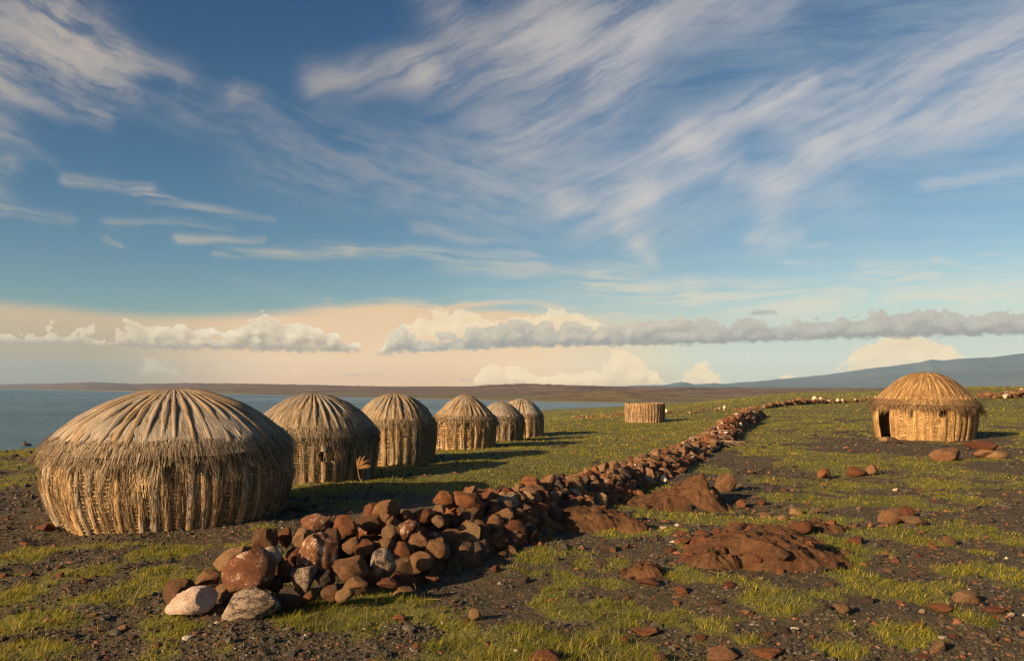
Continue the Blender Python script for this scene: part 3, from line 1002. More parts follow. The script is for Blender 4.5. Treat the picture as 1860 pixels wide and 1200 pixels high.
def make_hut(name, loc, face, wall_pts, roof_pts, mats, label, n_bundles, n_ribs, detail, seed, holes=(), door=None, roofless=False, lash_front=0.55, squash_amp=0.038, fringe_len=0.2, droopy=1.0, bw=1.0, lash_w=1.0, tint=(1, 1, 1)):
    """A round thatched hut. face: direction (angle) from the hut towards the camera, where holes are measured from.
    holes: (angle, h0, h1, half-width in metres). detail: share of the loose straws."""
    rng = np.random.default_rng(seed)
    root = link(name, None)
    root.location = loc
    ph = rng.uniform(0, 6.28, 3)
    squash = lambda a: 1 + squash_amp * (np.sin(2 * a + ph[0]) + 0.6 * np.sin(3 * a + ph[1]) + 0.35 * np.sin(5 * a + ph[2]))
    wp = Profile(wall_pts)
    R = max(p[0] for p in wall_pts)
    open_ = [(face + a, h0, h1, hw / R) for (a, h0, h1, hw) in holes]
    if door:
        open_.append((face + door[0], -1.0, door[1], door[2] / R))

    def blocked(a, h, grow=0.0):
        b = np.zeros(np.broadcast(a, h).shape, bool)
        for (ha, h0, h1, hw) in open_:
            d = (a - ha + np.pi) % (2 * np.pi) - np.pi
            b |= (np.abs(d) < hw + grow) & (h > h0 - grow * R) & (h < h1 + grow * R)
        return b

    # wall: woven mat behind the bundles
    na, ns = 4 * n_bundles, 26
    if na > 260:
        na = 3 * n_bundles
    A, S = np.meshgrid(np.linspace(0, 2 * np.pi, na + 1), np.linspace(0, 1, ns), indexing='ij')
    P, N, T, SS = on(wp, S, A, 0.012, squash)
    lump = fbm(A * R * 5.0, S * 3.0 + seed, seed, 3) - 0.5
    lump[-1] = lump[0]
    P = P + N * (lump * 0.05)[:, :, None]
    P[:, :, 2] += (S > 0.9) * (vnoise(A * 9, S * 2, seed) - 0.5) * 0.06 * (1 if roofless else 0)
    idx = np.arange((na + 1) * ns).reshape(na + 1, ns)
    f = np.stack([idx[:-1, :-1], idx[1:, :-1], idx[1:, 1:], idx[:-1, 1:]], -1)
    _, hh = wp.rh((S[:-1, :-1] + S[1:, 1:]) / 2)
    keep = ~blocked((A[:-1, :-1] + A[1:, 1:]) / 2, hh)
    f = f[keep].reshape(-1, 4)
    uv = np.stack([A * R, S * wp.len], -1).reshape(-1, 2)
    wall = link('wall', mesh_np('wall', P.reshape(-1, 3), f, mats['wall'], True, uv=uv), root)

    # reed bundles up the wall: a few shapes, each turned to its place
    shapes = {}
    gap = 2 * np.pi / n_bundles

    def bundle_mesh(key, lo, hi, prof, spread, rt, rn, mat, nrings, off, pinch):
        lr = np.random.default_rng(seed * 97 + key)
        s = np.linspace(lo, hi, nrings)
        wv = lr.normal(0, 1, 4)
        da = (wv[0] * 0.06 * np.sin(s * 3.0 + wv[1]) + wv[2] * 0.025 * np.sin(s * 7 + wv[3])) * spread
        P, N, T, S_ = on(prof, s, da, off)
        k = 1 + 0.07 * np.sin(s * prof.len / pinch * 2 * np.pi + wv[1]) + lr.uniform(-.05, .05, nrings)
        k = k * (0.86 + 0.3 * vnoise(s * 5 + wv[3] * 10, s * 0 + key, seed))
        v, ff, u = tube(P, N, rt * k, rn * k, 10, lr.uniform(0, 5), 0.17, lr)
        return mesh_np('reed_bundle', v, ff, mat, True, uv=u)

    width = 0.30 * gap * R * bw
    for i in range(n_bundles):
        a = i * gap + rng.normal(0, 0.10) * gap
        lo, hi = 0.0, 1.0
        mid = blocked(np.array([a]), np.linspace(0.02, 1.2, 40))
        cut = None
        if mid.any():
            hs = np.linspace(0.02, 1.2, 40)[mid]
            cut = (hs.min(), hs.max())
        segs = [(0.0, 1.0)]
        if cut is not None:
            s_of = lambda h: float(np.interp(h, wp.p[:, 1], wp.s))
            segs = [(0.0, s_of(cut[0] - 0.02)), (s_of(cut[1] + 0.02), 1.0)]
            segs = [x for x in segs if x[1] - x[0] > 0.12]
        for (lo, hi) in segs:
            if (lo, hi) == (0.0, 1.0):
                key = int(rng.integers(0, 7))
                if key == 6 and rng.random() < 0.5:
                    key = 2
                if key not in shapes:
                    top = 1.0 if key != 6 else 0.62
                    shapes[key] = bundle_mesh(key, 0.0, top + (0.03 * (key % 3) if roofless else 0), wp, gap, width, width * 0.60, mats['bundle'], 22 if detail > 0.4 else 14, width * 0.38, 0.085)
                me = shapes[key]
            else:
                me = bundle_mesh(50 + i, lo, hi, wp, gap, width, width * 0.60, mats['bundle'], 14, width * 0.38, 0.085)
            b = link('reed_bundle', me, wall)
            w = float(squash(np.array(a)))
            b.rotation_euler = (0, rng.normal(0, 0.006), a)
            b.scale = (w * rng.uniform(0.99, 1.012), w * rng.uniform(.8, 1.25), 1.0)

    # loose straws over the mat, and pale lashing laced between the bundles
    parts = []
    n = int(7000 * detail)
    a, s = rng.uniform(0, 2 * np.pi, n), rng.uniform(0.0, 0.97, n)
    P, N, T, S_ = on(wp, s, a, 0.016, squash)
    P = P + N * rng.uniform(-0.004, 0.03, n)[:, None]
    D = T + S_ * rng.normal(0, 0.10, n)[:, None] + N * rng.normal(0.02, 0.05, n)[:, None]
    ln = rng.uniform(0.12, 0.42, n) * min(1.0, wp.len)
    ok = ~blocked(a, P[:, 2] + 0.1, 0.02) & (s * wp.len + ln < wp.len * 1.02)
    parts.append(ribbons(P[ok], D[ok], (S_ + N * rng.normal(0, .5, n)[:, None])[ok], ln[ok], rng.uniform(0.003, 0.010, ok.sum()) * (1.0 if detail > .4 else 1.8), rng.beta(2, 2.4, ok.sum()), None, 2, 0.5))
    n = int(6500 * detail)
    ib = rng.integers(0, n_bundles, n)
    a, s = (ib + rng.normal(0, 0.21, n)) * gap, rng.uniform(0.0, 0.9, n)
    off = width * 0.98 * np.sqrt(np.maximum(0.1, 1 - (((a / gap - ib)) / 0.36) ** 2))
    P, N, T, S_ = on(wp, s, a, 0.0, squash)
    P = P + N * (off + rng.uniform(-0.003, 0.012, n))[:, None]
    D = T + S_ * rng.normal(0, 0.05, n)[:, None] + N * rng.normal(0.0, 0.03, n)[:, None]
    ln = rng.uniform(0.10, 0.34, n) * min(1.0, wp.len)
    ok = ~blocked(a, P[:, 2] + 0.1, 0.02) & (s * wp.len + ln < wp.len * 1.02)
    parts.append(ribbons(P[ok], D[ok], (S_ + N * rng.normal(0, .6, n)[:, None])[ok], ln[ok], rng.uniform(0.003, 0.009, ok.sum()) * (1.0 if detail > .4 else 1.8), np.clip(rng.beta(2.2, 2.0, ok.sum()), 0, 1), None, 2, 0.5))
    v, f, t = join(parts)
    tag(link('loose_straw', mesh_np('loose_straw', v, f, mats['strand'], False, cols={'tone': t}), wall), kind='stuff')
    parts = []
    step = 0.048 if detail > 0.4 else 0.075
    for i in range(n_bundles):
        rows = np.arange(0.03, wp.len - 0.05, step)
        a0 = i * gap
        mid_a = a0 + gap / 2
        base_d = 0.5 * (1 + np.cos(mid_a - face - lash_front))
        dens = np.clip(0.46 + 0.95 * base_d ** 2 * (0.6 + 0.9 * float(vnoise(i * 0.37, 0, seed))) - 0.05, 0.12, 1.0)
        rows = rows[(rng.random(len(rows)) < dens * (0.65 + 0.7 * vnoise(rows * 4.0, rows * 0 + i * 1.7, seed + 3)))]
        if not len(rows):
            continue
        k = len(rows)
        s0 = rows / wp.len + rng.normal(0, .004, k)
        zig = np.where(np.arange(k) % 2 == 0, 1, -1) * rng.uniform(0.2, 1.0, k) * (0.022 / wp.len) * rng.choice([0.5, 1.3])
        aA, aB = a0 + gap * rng.uniform(-0.18, 0.12, k), a0 + gap * rng.uniform(0.88, 1.18, k)
        PA, NA, TA, SA = on(wp, np.clip(s0 - zig, 0, 1), aA, width * 0.95, squash)
        PB, NB, TB, SB = on(wp, np.clip(s0 + zig, 0, 1), aB, width * 0.95, squash)
        PM, NM, TM, SM = on(wp, np.clip(s0, 0, 1), (aA + aB) / 2, 0.018 + width * 0.2, squash)
        ok = ~blocked((aA + aB) / 2, PM[:, 2], gap * 0.6)
        D = PB - PA
        for X0, X1 in ((PA, PM), (PM, PB)):
            parts.append(ribbons(X0[ok], (X1 - X0)[ok], TM[ok], np.linalg.norm(X1 - X0, axis=1)[ok], (rng.uniform(0.008, 0.016, k) * lash_w * (1 if detail > .4 else 1.5))[ok], rng.beta(2.4, 2.0, ok.sum()), None, 1, 1.0))
    if parts:
        v, f, t = join(parts)
        tag(link('lashing', mesh_np('lashing', v, f, mats['lash'], False, cols={'tone': t}), wall), kind='stuff')

    # splintered ends round each hole, and a net of split cane over an open one
    for (ha, h0, h1, hw) in open_[:len(holes)]:
        n = 46
        a = ha + rng.uniform(-1.4, 1.4, n) * hw
        h = np.where(rng.random(n) < 0.5, h1 + .05, h0 - 0.04) + rng.normal(0, .03, n)
        s = np.interp(h, wp.p[:, 1], wp.s)
        P, N, T, S_ = on(wp, s, a, 0.03, squash)
        sg = np.where(h > (h0 + h1) / 2, -1.0, 1.0)[:, None]
        D = T * sg + S_ * rng.normal(0, .35, n)[:, None] + N * rng.uniform(0.0, 0.5, n)[:, None]
        v, f, t = ribbons(P, D, S_, rng.uniform(.08, .22, n), rng.uniform(.006, .014, n), rng.beta(2, 2, n), np.stack([0 * a, 0 * a, -rng.uniform(0, .05, n)], 1), 3, .3)
        tag(link('splintered_cane', mesh_np('splintered_cane', v, f, mats['lash'], False, cols={'tone': t}), wall), kind='stuff')
    # dark mat lining that closes the far side, so that openings look into a dim room
    if roofless:
        pass
    else:
        rp = Profile(roof_pts)
        na, ns = max(64, 3 * n_ribs), 22
        A, S = np.meshgrid(np.linspace(0, 2 * np.pi, na + 1), np.linspace(0, 1, ns), indexing='ij')
        P, N, T, SS = on(rp, S, A, 0.0, squash)
        lump = fbm(np.cos(A) * S * R * 3.2 + 9, np.sin(A) * S * R * 3.2 + seed, seed + 2, 3) - 0.5
        P = P + N * (lump * 0.07 * np.minimum(1, S * 3))[:, :, None]
        idx = np.arange((na + 1) * ns).reshape(na + 1, ns)
        f = np.stack([idx[:-1, 1:], idx[1:, 1:], idx[1:, :-1], idx[:-1, :-1]], -1).reshape(-1, 4)
        Rr = roof_pts[-1][0]
        uv = np.stack([A * Rr * 0.7, S * rp.len], -1).reshape(-1, 2)
        roof = link('roof', mesh_np('roof', P.reshape(-1, 3), f, mats['roof'], True, uv=uv), root)
        roof.rotation_euler = (rng.normal(0, .018), rng.normal(0, .018), 0)
        g2 = 2 * np.pi / n_ribs
        rw = 0.185 * g2 * Rr * bw
        rs = {}
        for i in range(n_ribs):
            key = int(rng.integers(0, 6))
            if key not in rs:
                lr = np.random.default_rng(seed * 31 + key)
                nr_ = 20 if detail > .4 else 12
                s = np.linspace(0.02 + 0.015 * (key % 3), 0.955 + 0.012 * (key % 4), nr_)
                wv = lr.normal(0, 1, 3)
                da = g2 * (0.10 * wv[0] * np.sin(s * 4 + wv[1]) + 0.05 * wv[2] * np.sin(s * 9))
                Pp, Nn, _, _ = on(rp, s, da, rw * 0.40)
                r_at = rp.rh(s)[0]
                fit = np.minimum(1.0, 0.35 + 0.75 * r_at / (0.55 * Rr)) * (1 - 0.92 * ss(s, 0.84, 0.97))
                k = (0.85 + 0.35 * vnoise(s * 6 + key * 3, s * 0, seed)) * (1 + 0.10 * np.sin(s * rp.len / 0.10 * 6.28))
                v, ff, u = tube(Pp, Nn, rw * k * fit, rw * 0.78 * k * fit, 8, lr.uniform(0, 5), 0.15, lr)
                rs[key] = mesh_np('thatch_bundle', v, ff, mats['rib'], True, uv=u)
            a = i * g2 + rng.normal(0, .12) * g2
            b = link('thatch_bundle', rs[key], roof)
            w = float(squash(np.array(a)))
            b.rotation_euler = (0, rng.normal(0, .004), a)
            b.scale = (w, w * rng.uniform(.8, 1.25), 1.0)
        # crossed ties of palm strip over the roof
        parts = []
        for i in range(n_ribs):
            rows = np.arange(0.10 * rp.len, 0.80 * rp.len, 0.062 if detail > .4 else 0.085)
            rows = rows[rng.random(len(rows)) < (0.40 + 0.75 * vnoise(rows * 2.0, rows * 0 + i * .45, seed + 8))]
            k = len(rows)
            if not k:
                continue
            s0 = np.clip(rows / rp.len + rng.normal(0, .006, k), 0, 1)
            aA, aB = i * g2 + g2 * rng.uniform(-.15, .1, k), i * g2 + g2 * rng.uniform(.9, 1.15, k)
            dz = rng.normal(0, 0.012, k)
            PA, _, TA, _ = on(rp, np.clip(s0 - dz, 0, 1), aA, rw * 0.9, squash)
            PB, _, _, _ = on(rp, np.clip(s0 + dz, 0, 1), aB, rw * 0.9, squash)
            PM, _, TM, _ = on(rp, s0, (aA + aB) / 2, 0.03, squash)
            for X0, X1 in ((PA, PM), (PM, PB)):
                parts.append(ribbons(X0, X1 - X0, TM, np.linalg.norm(X1 - X0, axis=1), rng.uniform(.008, .016, k) * (1 if detail > .4 else 1.6), rng.beta(2, 2.2, k), None, 1, 1.0))
        v, f, t = join(parts)
        tag(link('roof_tie', mesh_np('roof_tie', v, f, mats['lash'], False, cols={'tone': t}), roof), kind='stuff')
        # straw that lies down the slope
        n = int(5200 * detail)
        ib = rng.integers(0, n_ribs, n)
        a, s = (ib + rng.normal(0, .2, n)) * g2, np.sqrt(rng.uniform(.004, .8, n))
        P, N, T, S_ = on(rp, s, a, 0.0, squash)
        fit = np.minimum(1.0, 0.35 + 0.75 * rp.rh(s)[0] / (0.55 * Rr))
        P = P + N * (rw * fit * np.sqrt(np.maximum(.1, 1 - ((a / g2 - ib) / .34) ** 2)) * 0.95 + rng.uniform(0, .012, n))[:, None]
        D = T + S_ * rng.normal(0, .06, n)[:, None] + N * rng.normal(0.0, .03, n)[:, None]
        rib_straw = ribbons(P, D, S_ + N * rng.normal(0, .5, n)[:, None], rng.uniform(.1, .32, n) * Rr / 1.8, rng.uniform(.004, .009, n) * (1 if detail > .4 else 1.8), rng.beta(2, 2.2, n), None, 2, .5)
        n = int(4600 * detail)
        a, s = rng.uniform(0, 2 * np.pi, n), np.sqrt(rng.uniform(0.01, 0.72, n))
        P, N, T, S_ = on(rp, s, a, 0.012, squash)
        P = P + N * rng.uniform(0, .03, n)[:, None]
        D = T + S_ * rng.normal(0, .10, n)[:, None] + N * rng.normal(0.03, .05, n)[:, None]
        v, f, t = ribbons(P, D, S_ + N * rng.normal(0, .4, n)[:, None], rng.uniform(.12, .4, n) * Rr / 1.8, rng.uniform(.004, .010, n) * (1 if detail > .4 else 1.8), rng.beta(2, 2.4, n), None, 2, .5)
        v, f, t = join([(v, f, t), rib_straw])
        tag(link('loose_thatch', mesh_np('loose_thatch', v, f, mats['strand'], False, cols={'tone': t}), roof), kind='stuff')
        # ragged fringe over the eave, in tufts that follow the bundles
        parts = []
        n = int(7200 * max(detail, 0.3) ** 0.8)
        a = rng.uniform(0, 2 * np.pi, n)
        tuft = vnoise(a / g2 * 1.15, a * 0, seed + 11) * 0.6 + vnoise(a / g2 * 3.1, a * 0, seed + 12) * 0.4
        s = 1.0 - rng.beta(1.0, 1.3, n) * 0.20
        P, N, T, S_ = on(rp, s, a, 0.015, squash)
        P = P + N * (rng.uniform(0, .05, n) + 0.04 * tuft)[:, None] * (1 + 0.8 * (s < .85))[:, None] * (0.4 + 0.6 * Rr / 1.6)
        clump = (vnoise(a / g2 * 2.2 + 50, a * 0, seed + 13) - .5)
        D = T + S_ * (rng.normal(0, .10, n) + clump * 0.55)[:, None] + N * rng.normal(0.05, .06, n)[:, None]
        ln = ((1 - s) * rp.len + fringe_len * (0.06 + 1.75 * tuft ** 1.7) * rng.uniform(.35, 1.15, n))
        hang = np.zeros((n, 3)); hang[:, 2] = -rng.uniform(0.0, 0.28, n) * ln * droopy
        hang[:, :2] = -P[:, :2] / np.linalg.norm(P[:, :2], axis=1)[:, None] * (rng.uniform(0.0, .12, n) * ln * droopy)[:, None]
        tone = np.clip(rng.beta(2, 2.2, n) + (tuft - .5) * .3, 0, 1)
        parts.append(ribbons(P, D, S_ + N * rng.normal(0, .5, n)[:, None], ln, rng.uniform(.006, .017, n) * (1 if detail > .4 else 1.5), tone, hang, 3, .25))
        # under-layer that fills behind the tufts
        n = int(2600 * max(detail, 0.3) ** 0.8)
        a = rng.uniform(0, 2 * np.pi, n)
        P, N, T, S_ = on(rp, rng.uniform(.86, .98, n), a, -0.03, squash)
        D = T + S_ * rng.normal(0, .15, n)[:, None]
        ln = fringe_len * rng.uniform(.5, 1.0, n)
        hang = np.zeros((n, 3)); hang[:, 2] = -rng.uniform(0.1, 0.4, n) * ln
        parts.append(ribbons(P, D, S_, ln, rng.uniform(.006, .016, n), rng.beta(1.6, 3, n), hang, 2, .3))
        v, f, t = join(parts)
        tag(link('thatch_fringe', mesh_np('thatch_fringe', v, f, mats['fringe'], False, cols={'tone': t}), roof), kind='stuff')
        # crown of twisted straw at the top
        n = int(500 * max(detail, .4))
        a, s = rng.uniform(0, 2 * np.pi, n), rng.uniform(0.0, 0.10, n)
        P, N, T, S_ = on(rp, s, a, 0.03)
        D = S_ * rng.choice([-1, 1], n)[:, None] + T * rng.normal(0.4, .5, n)[:, None]
        v, f, t = ribbons(P, D, N * .4 + T, rng.uniform(.12, .32, n) * Rr / 1.8, rng.uniform(.006, .014, n), rng.beta(2.4, 2, n), np.stack([0 * a, 0 * a, -0.03 + 0 * a], 1), 3, .4)
        tag(link('crown_knot', mesh_np('crown_knot', v, f, mats['lash'], False, cols={'tone': t}), roof), kind='stuff')
    if door:
        # the two jambs: thick bundles turned through the depth of the wall
        for sgn in (-1, 1):
            for j in range(2):
                a = face + door[0] + sgn * (door[2] / R + 0.008) 
                s = np.linspace(0, float(np.interp(door[1], wp.p[:, 1], wp.s)), 14)
                P, N, T, S_ = on(wp, s, np.full(14, a), -0.045 * j, squash)
                v, ff, u = tube(P, N, 0.030 * (1 + .12 * np.sin(s * 60)), 0.030 * (1 + .12 * np.sin(s * 60)), 8, j * 1.3, .12, rng)
                jb = link('door_jamb', mesh_np('door_jamb', v, ff, mats['bundle'], True, uv=u), root)
    for o in root.children_recursive:
        o.color = (*tint, 1)
    tag(root, label, 'hut')
    return root, wp, squash


def towards_camera(p):
    return math.atan2(-p.y, -p.x)


def px_m(p):
    return p.y / F


def build_huts():
    k = px_m(H1)
    make_hut('thatched_hut', H1, towards_camera(H1), [(1.31, -0.05), (1.42, 0.20), (1.485, 0.50), (1.455, 0.80), (1.32, 1.10)],
             [(0.0, 1.765), (0.34, 1.735), (0.76, 1.59), (1.12, 1.39), (1.37, 1.19), (1.555, 0.99)], OLD,
             'largest weathered thatched hut, wide and squat, behind the near end of the stone wall', 60, 44, 1.0, 11,
             holes=((-1.05, 0.62, 0.80, 0.035), (-0.27, 0.50, 0.62, 0.05), (0.43, 0.66, 0.76, 0.03)), lash_front=-0.75, fringe_len=0.20, tint=(1.17, 1.17, 1.17))
    make_hut('thatched_hut', H2, towards_camera(H2), [(1.03, -0.05), (1.10, 0.25), (1.14, 0.55), (1.12, 0.80), (1.02, 1.02)],
             [(0.0, 1.665), (0.26, 1.62), (0.58, 1.48), (0.88, 1.27), (1.09, 1.04), (1.23, 0.86)], OLD,
             'weathered thatched hut with a dark hole and a dry palm frond on its wall', 38, 34, 0.62, 12,
             holes=((0.22, 0.44, 0.60, 0.15),), lash_front=-0.9, fringe_len=0.17, tint=(1.0, 1.03, 1.06))
    make_hut('thatched_hut', H3, towards_camera(H3), [(0.86, -0.05), (0.91, 0.25), (0.945, 0.6), (0.93, 0.85), (0.86, 1.05)],
             [(0.0, 1.66), (0.24, 1.61), (0.50, 1.49), (0.76, 1.28), (0.91, 1.06), (1.005, 0.87)], OLD,
             'tall dome roofed weathered hut just behind the hut with the palm frond', 32, 30, 0.45, 13, lash_front=-0.9, fringe_len=0.16, tint=(1.06, 1.06, 1.03))
    make_hut('thatched_hut', H4, towards_camera(H4), [(0.90, -0.05), (0.94, 0.3), (0.95, 0.6), (0.90, 1.0)],
             [(0.0, 1.67), (0.20, 1.61), (0.48, 1.42), (0.78, 1.16), (0.97, 0.97), (1.05, 0.90)], OLD,
             'fourth thatched hut, with a pointed grey roof and bright ribbed wall facing the sun', 28, 28, 0.34, 14, lash_front=-0.9, fringe_len=0.16, tint=(1.12, 1.08, 0.98))
    make_hut('thatched_hut', H5, towards_camera(H5), [(0.78, -0.05), (0.84, 0.3), (0.85, 0.6), (0.78, 0.95)],
             [(0.0, 1.46), (0.2, 1.42), (0.46, 1.27), (0.70, 1.06), (0.86, 0.88), (0.92, 0.80)], OLD,
             'small low thatched hut, half hidden behind the fourth hut', 26, 26, 0.26, 15, lash_front=-0.9, fringe_len=0.16, tint=(0.90, 0.92, 0.94))
    make_hut('thatched_hut', H6, towards_camera(H6), [(0.88, -0.05), (0.92, 0.3), (0.92, 0.6), (0.86, 0.98)],
             [(0.0, 1.58), (0.22, 1.54), (0.52, 1.38), (0.76, 1.16), (0.90, 0.95), (0.97, 0.82)], OLD,
             'farthest hut of the weathered row, last one before the lake', 26, 26, 0.26, 16, lash_front=-0.9, fringe_len=0.15, tint=(1.12, 1.15, 1.18))
    make_hut('thatched_hut', HR, towards_camera(HR), [(1.51, -0.05), (1.58, 0.4), (1.61, 0.75), (1.59, 1.05), (1.48, 1.40)],
             [(0.0, 2.27), (0.40, 2.215), (0.88, 1.985), (1.28, 1.66), (1.54, 1.38), (1.79, 1.15)], NEW,
             'golden straw hut with a dark open doorway, standing alone right of the stone wall', 40, 36, 0.62, 17,
             holes=((0.30, 0.76, 1.02, 0.13),), door=(-1.02, 1.5, 0.50), lash_front=-0.2, fringe_len=0.25, droopy=0.9, bw=0.85, lash_w=1.7, tint=(0.94, 0.96, 1.0))
    make_hut('roofless_hut', HN, towards_camera(HN), [(1.12, -0.08), (1.15, 0.3), (1.17, 0.7), (1.17, 1.18)], None, OLD,
             'unfinished hut without a roof, a ring of reed wall standing alone in the grass', 40, 0, 0.4, 18, lash_front=-0.6, roofless=True, tint=(1.05, 1.0, 1.0))


build_huts()

# ------------------------------------------------------------------ stone
def mat_rock(name, c0, c1, c2, lichen=0.0, pits=0.0, lich_col=(0.62, 0.50, 0.38), scale=1.0):
    m, b = new_mat(name, 0.88, 0.2)
    p = texco('Object')
    r = objrand()
    q = vmath('ADD', vmath('SCALE', p, scale=scale), comb(r * 37.0, r * 91.0, r * 53.0))
    n1 = noise(q, 2.2, 6, 0.65, dim='3D')
    n2 = noise(q, 14.0, 5, 0.7, dim='3D')
    n3 = noise(q, 60.0, 3, 0.7, dim='3D')
    v = voro(q, 26.0)
    col = cmix(sstep(n1 + (r - 0.5) * 0.4, 0.34, 0.66), c0, c1)
    col = cmix(sstep(n2, 0.50, 0.74) * 0.8, col, c2)
    col = cmix(sstep(n3, 0.55, 0.75) * 0.5, col, vscale_col(col, 0.55))
    if lichen:
        k = sstep(n1 * 0.6 + n2 * 0.5, 0.72 - lichen * 0.35, 0.78 - lichen * 0.30)
        k = k * sstep(n3, 0.30, 0.5)
        col = cmix(k * 0.95, col, lich_col)
    h = n1 * 0.7 + n2 * 0.5 + n3 * 0.2
    if pits:
        h = h - sstep(v, 0.32, 0.08) * pits
        col = cmix(sstep(v, 0.30, 0.10) * 0.6 * min(1, pits), col, vscale_col(col, 0.35))
    plug(b.inputs['Base Color'], col)
    plug(b.inputs['Normal'], bump(h, 0.035 / scale, 1.0))
    return m


ROCK = dict(
    red=mat_rock('red_lava_stone', (0.115, 0.046, 0.021), (0.225, 0.090, 0.037), (0.085, 0.040, 0.022), 0.0, 0.25),
    brown=mat_rock('brown_lava_stone', (0.120, 0.062, 0.030), (0.210, 0.112, 0.052), (0.075, 0.043, 0.026), 0.0, 0.3),
    dun=mat_rock('dun_lava_stone', (0.155, 0.092, 0.046), (0.25, 0.15, 0.072), (0.105, 0.062, 0.035), 0.0, 0.2),
    dark=mat_rock('dark_lava_stone', (0.040, 0.030, 0.023), (0.090, 0.058, 0.038), (0.13, 0.075, 0.045), 0.0, 0.35),
    lichen=mat_rock('lichened_stone', (0.120, 0.050, 0.025), (0.215, 0.092, 0.042), (0.09, 0.045, 0.026), 0.42, 0.2),
    speckled=mat_rock('speckled_stone', (0.060, 0.046, 0.036), (0.13, 0.090, 0.060), (0.30, 0.22, 0.15), 0.62, 0.4, (0.42, 0.33, 0.24)),
    pale=mat_rock('pale_stone', (0.42, 0.31, 0.20), (0.60, 0.48, 0.33), (0.36, 0.25, 0.15), 0.0, 0.5),
    pink=mat_rock('pinkish_white_stone', (0.50, 0.36, 0.27), (0.68, 0.53, 0.42), (0.22, 0.12, 0.07), 0.0, 0.9))


def ico(level):
    bm = bmesh.new()
    bmesh.ops.create_icosphere(bm, subdivisions=level, radius=1.0)
    v = np.array([x.co[:] for x in bm.verts])
    f = np.array([[x.index for x in q.verts] for q in bm.faces])
    bm.free()
    return v, f


ICO = {k: ico(k) for k in (1, 2, 3, 4)}


def rock_verts(seed, level=3, cuts=9, rough=0.10, flat=1.0, dlo=0.40, dhi=0.80):
    """A broken lava stone: a ball cut by planes, its edges worn, its faces uneven."""
    r = np.random.default_rng(seed)
    v, f = ICO[level]
    v = v.copy()
    for i in range(cuts):
        n = r.normal(0, 1, 3)
        n /= np.linalg.norm(n)
        d = r.uniform(dlo, dhi)
        over = v @ n - d
        v = v - np.where(over > 0, over * r.uniform(0.90, 1.0), 0)[:, None] * n[None, :]
    o = r.uniform(0, 50, 3)
    nz = (fbm(v[:, 0] * 1.6 + o[0] + v[:, 2] * .7, v[:, 1] * 1.6 + o[1] - v[:, 2] * 0.8, seed % 97, 3) - .5)
    nz2 = (fbm(v[:, 0] * 4 + o[2] + v[:, 2] * 3, v[:, 1] * 4 + o[1] - v[:, 2] * 2.6, seed % 89 + 5, 3) - .5)
    v = v * (1 + rough * 2.0 * nz + rough * 0.9 * nz2)[:, None]
    v = v / np.abs(v).max(0)
    v[:, 2] *= flat
    return v, f


ROCK_MESH = {}


def rock_mesh(kind, variant, level, name='stone'):
    key = (kind, variant, level, name)
    if key not in ROCK_MESH:
        if level == 4 or variant % 2:          # worn blocks
            v, f = rock_verts(1000 + variant * 7, level, 9 + variant % 5, 0.11 + 0.02 * (variant % 3), 1.0, 0.58, 0.88)
        else:                                    # fresh splinters
            v, f = rock_verts(1000 + variant * 7, level, 11 + variant % 6, 0.06 + 0.02 * (variant % 3), 1.0, 0.44, 0.82)
        ROCK_MESH[key] = mesh_np(name, v, f, ROCK[kind], True)
        try:
            ROCK_MESH[key].set_sharp_from_angle(angle=math.radians(27))
        except Exception:
            pass
    return ROCK_MESH[key]


def put_rock(name, kind, variant, level, loc, size, rot=(0, 0, 0), parent=None):
    o = link(name, rock_mesh(kind, variant, level, name), parent)
    o.location = loc
    o.scale = size
    o.rotation_euler = rot
    return o


def at_depth(u, v, Y):
    return Vector(((u - 930) / F * Y, Y, CAM_Z + (V0 - v) / F * Y))


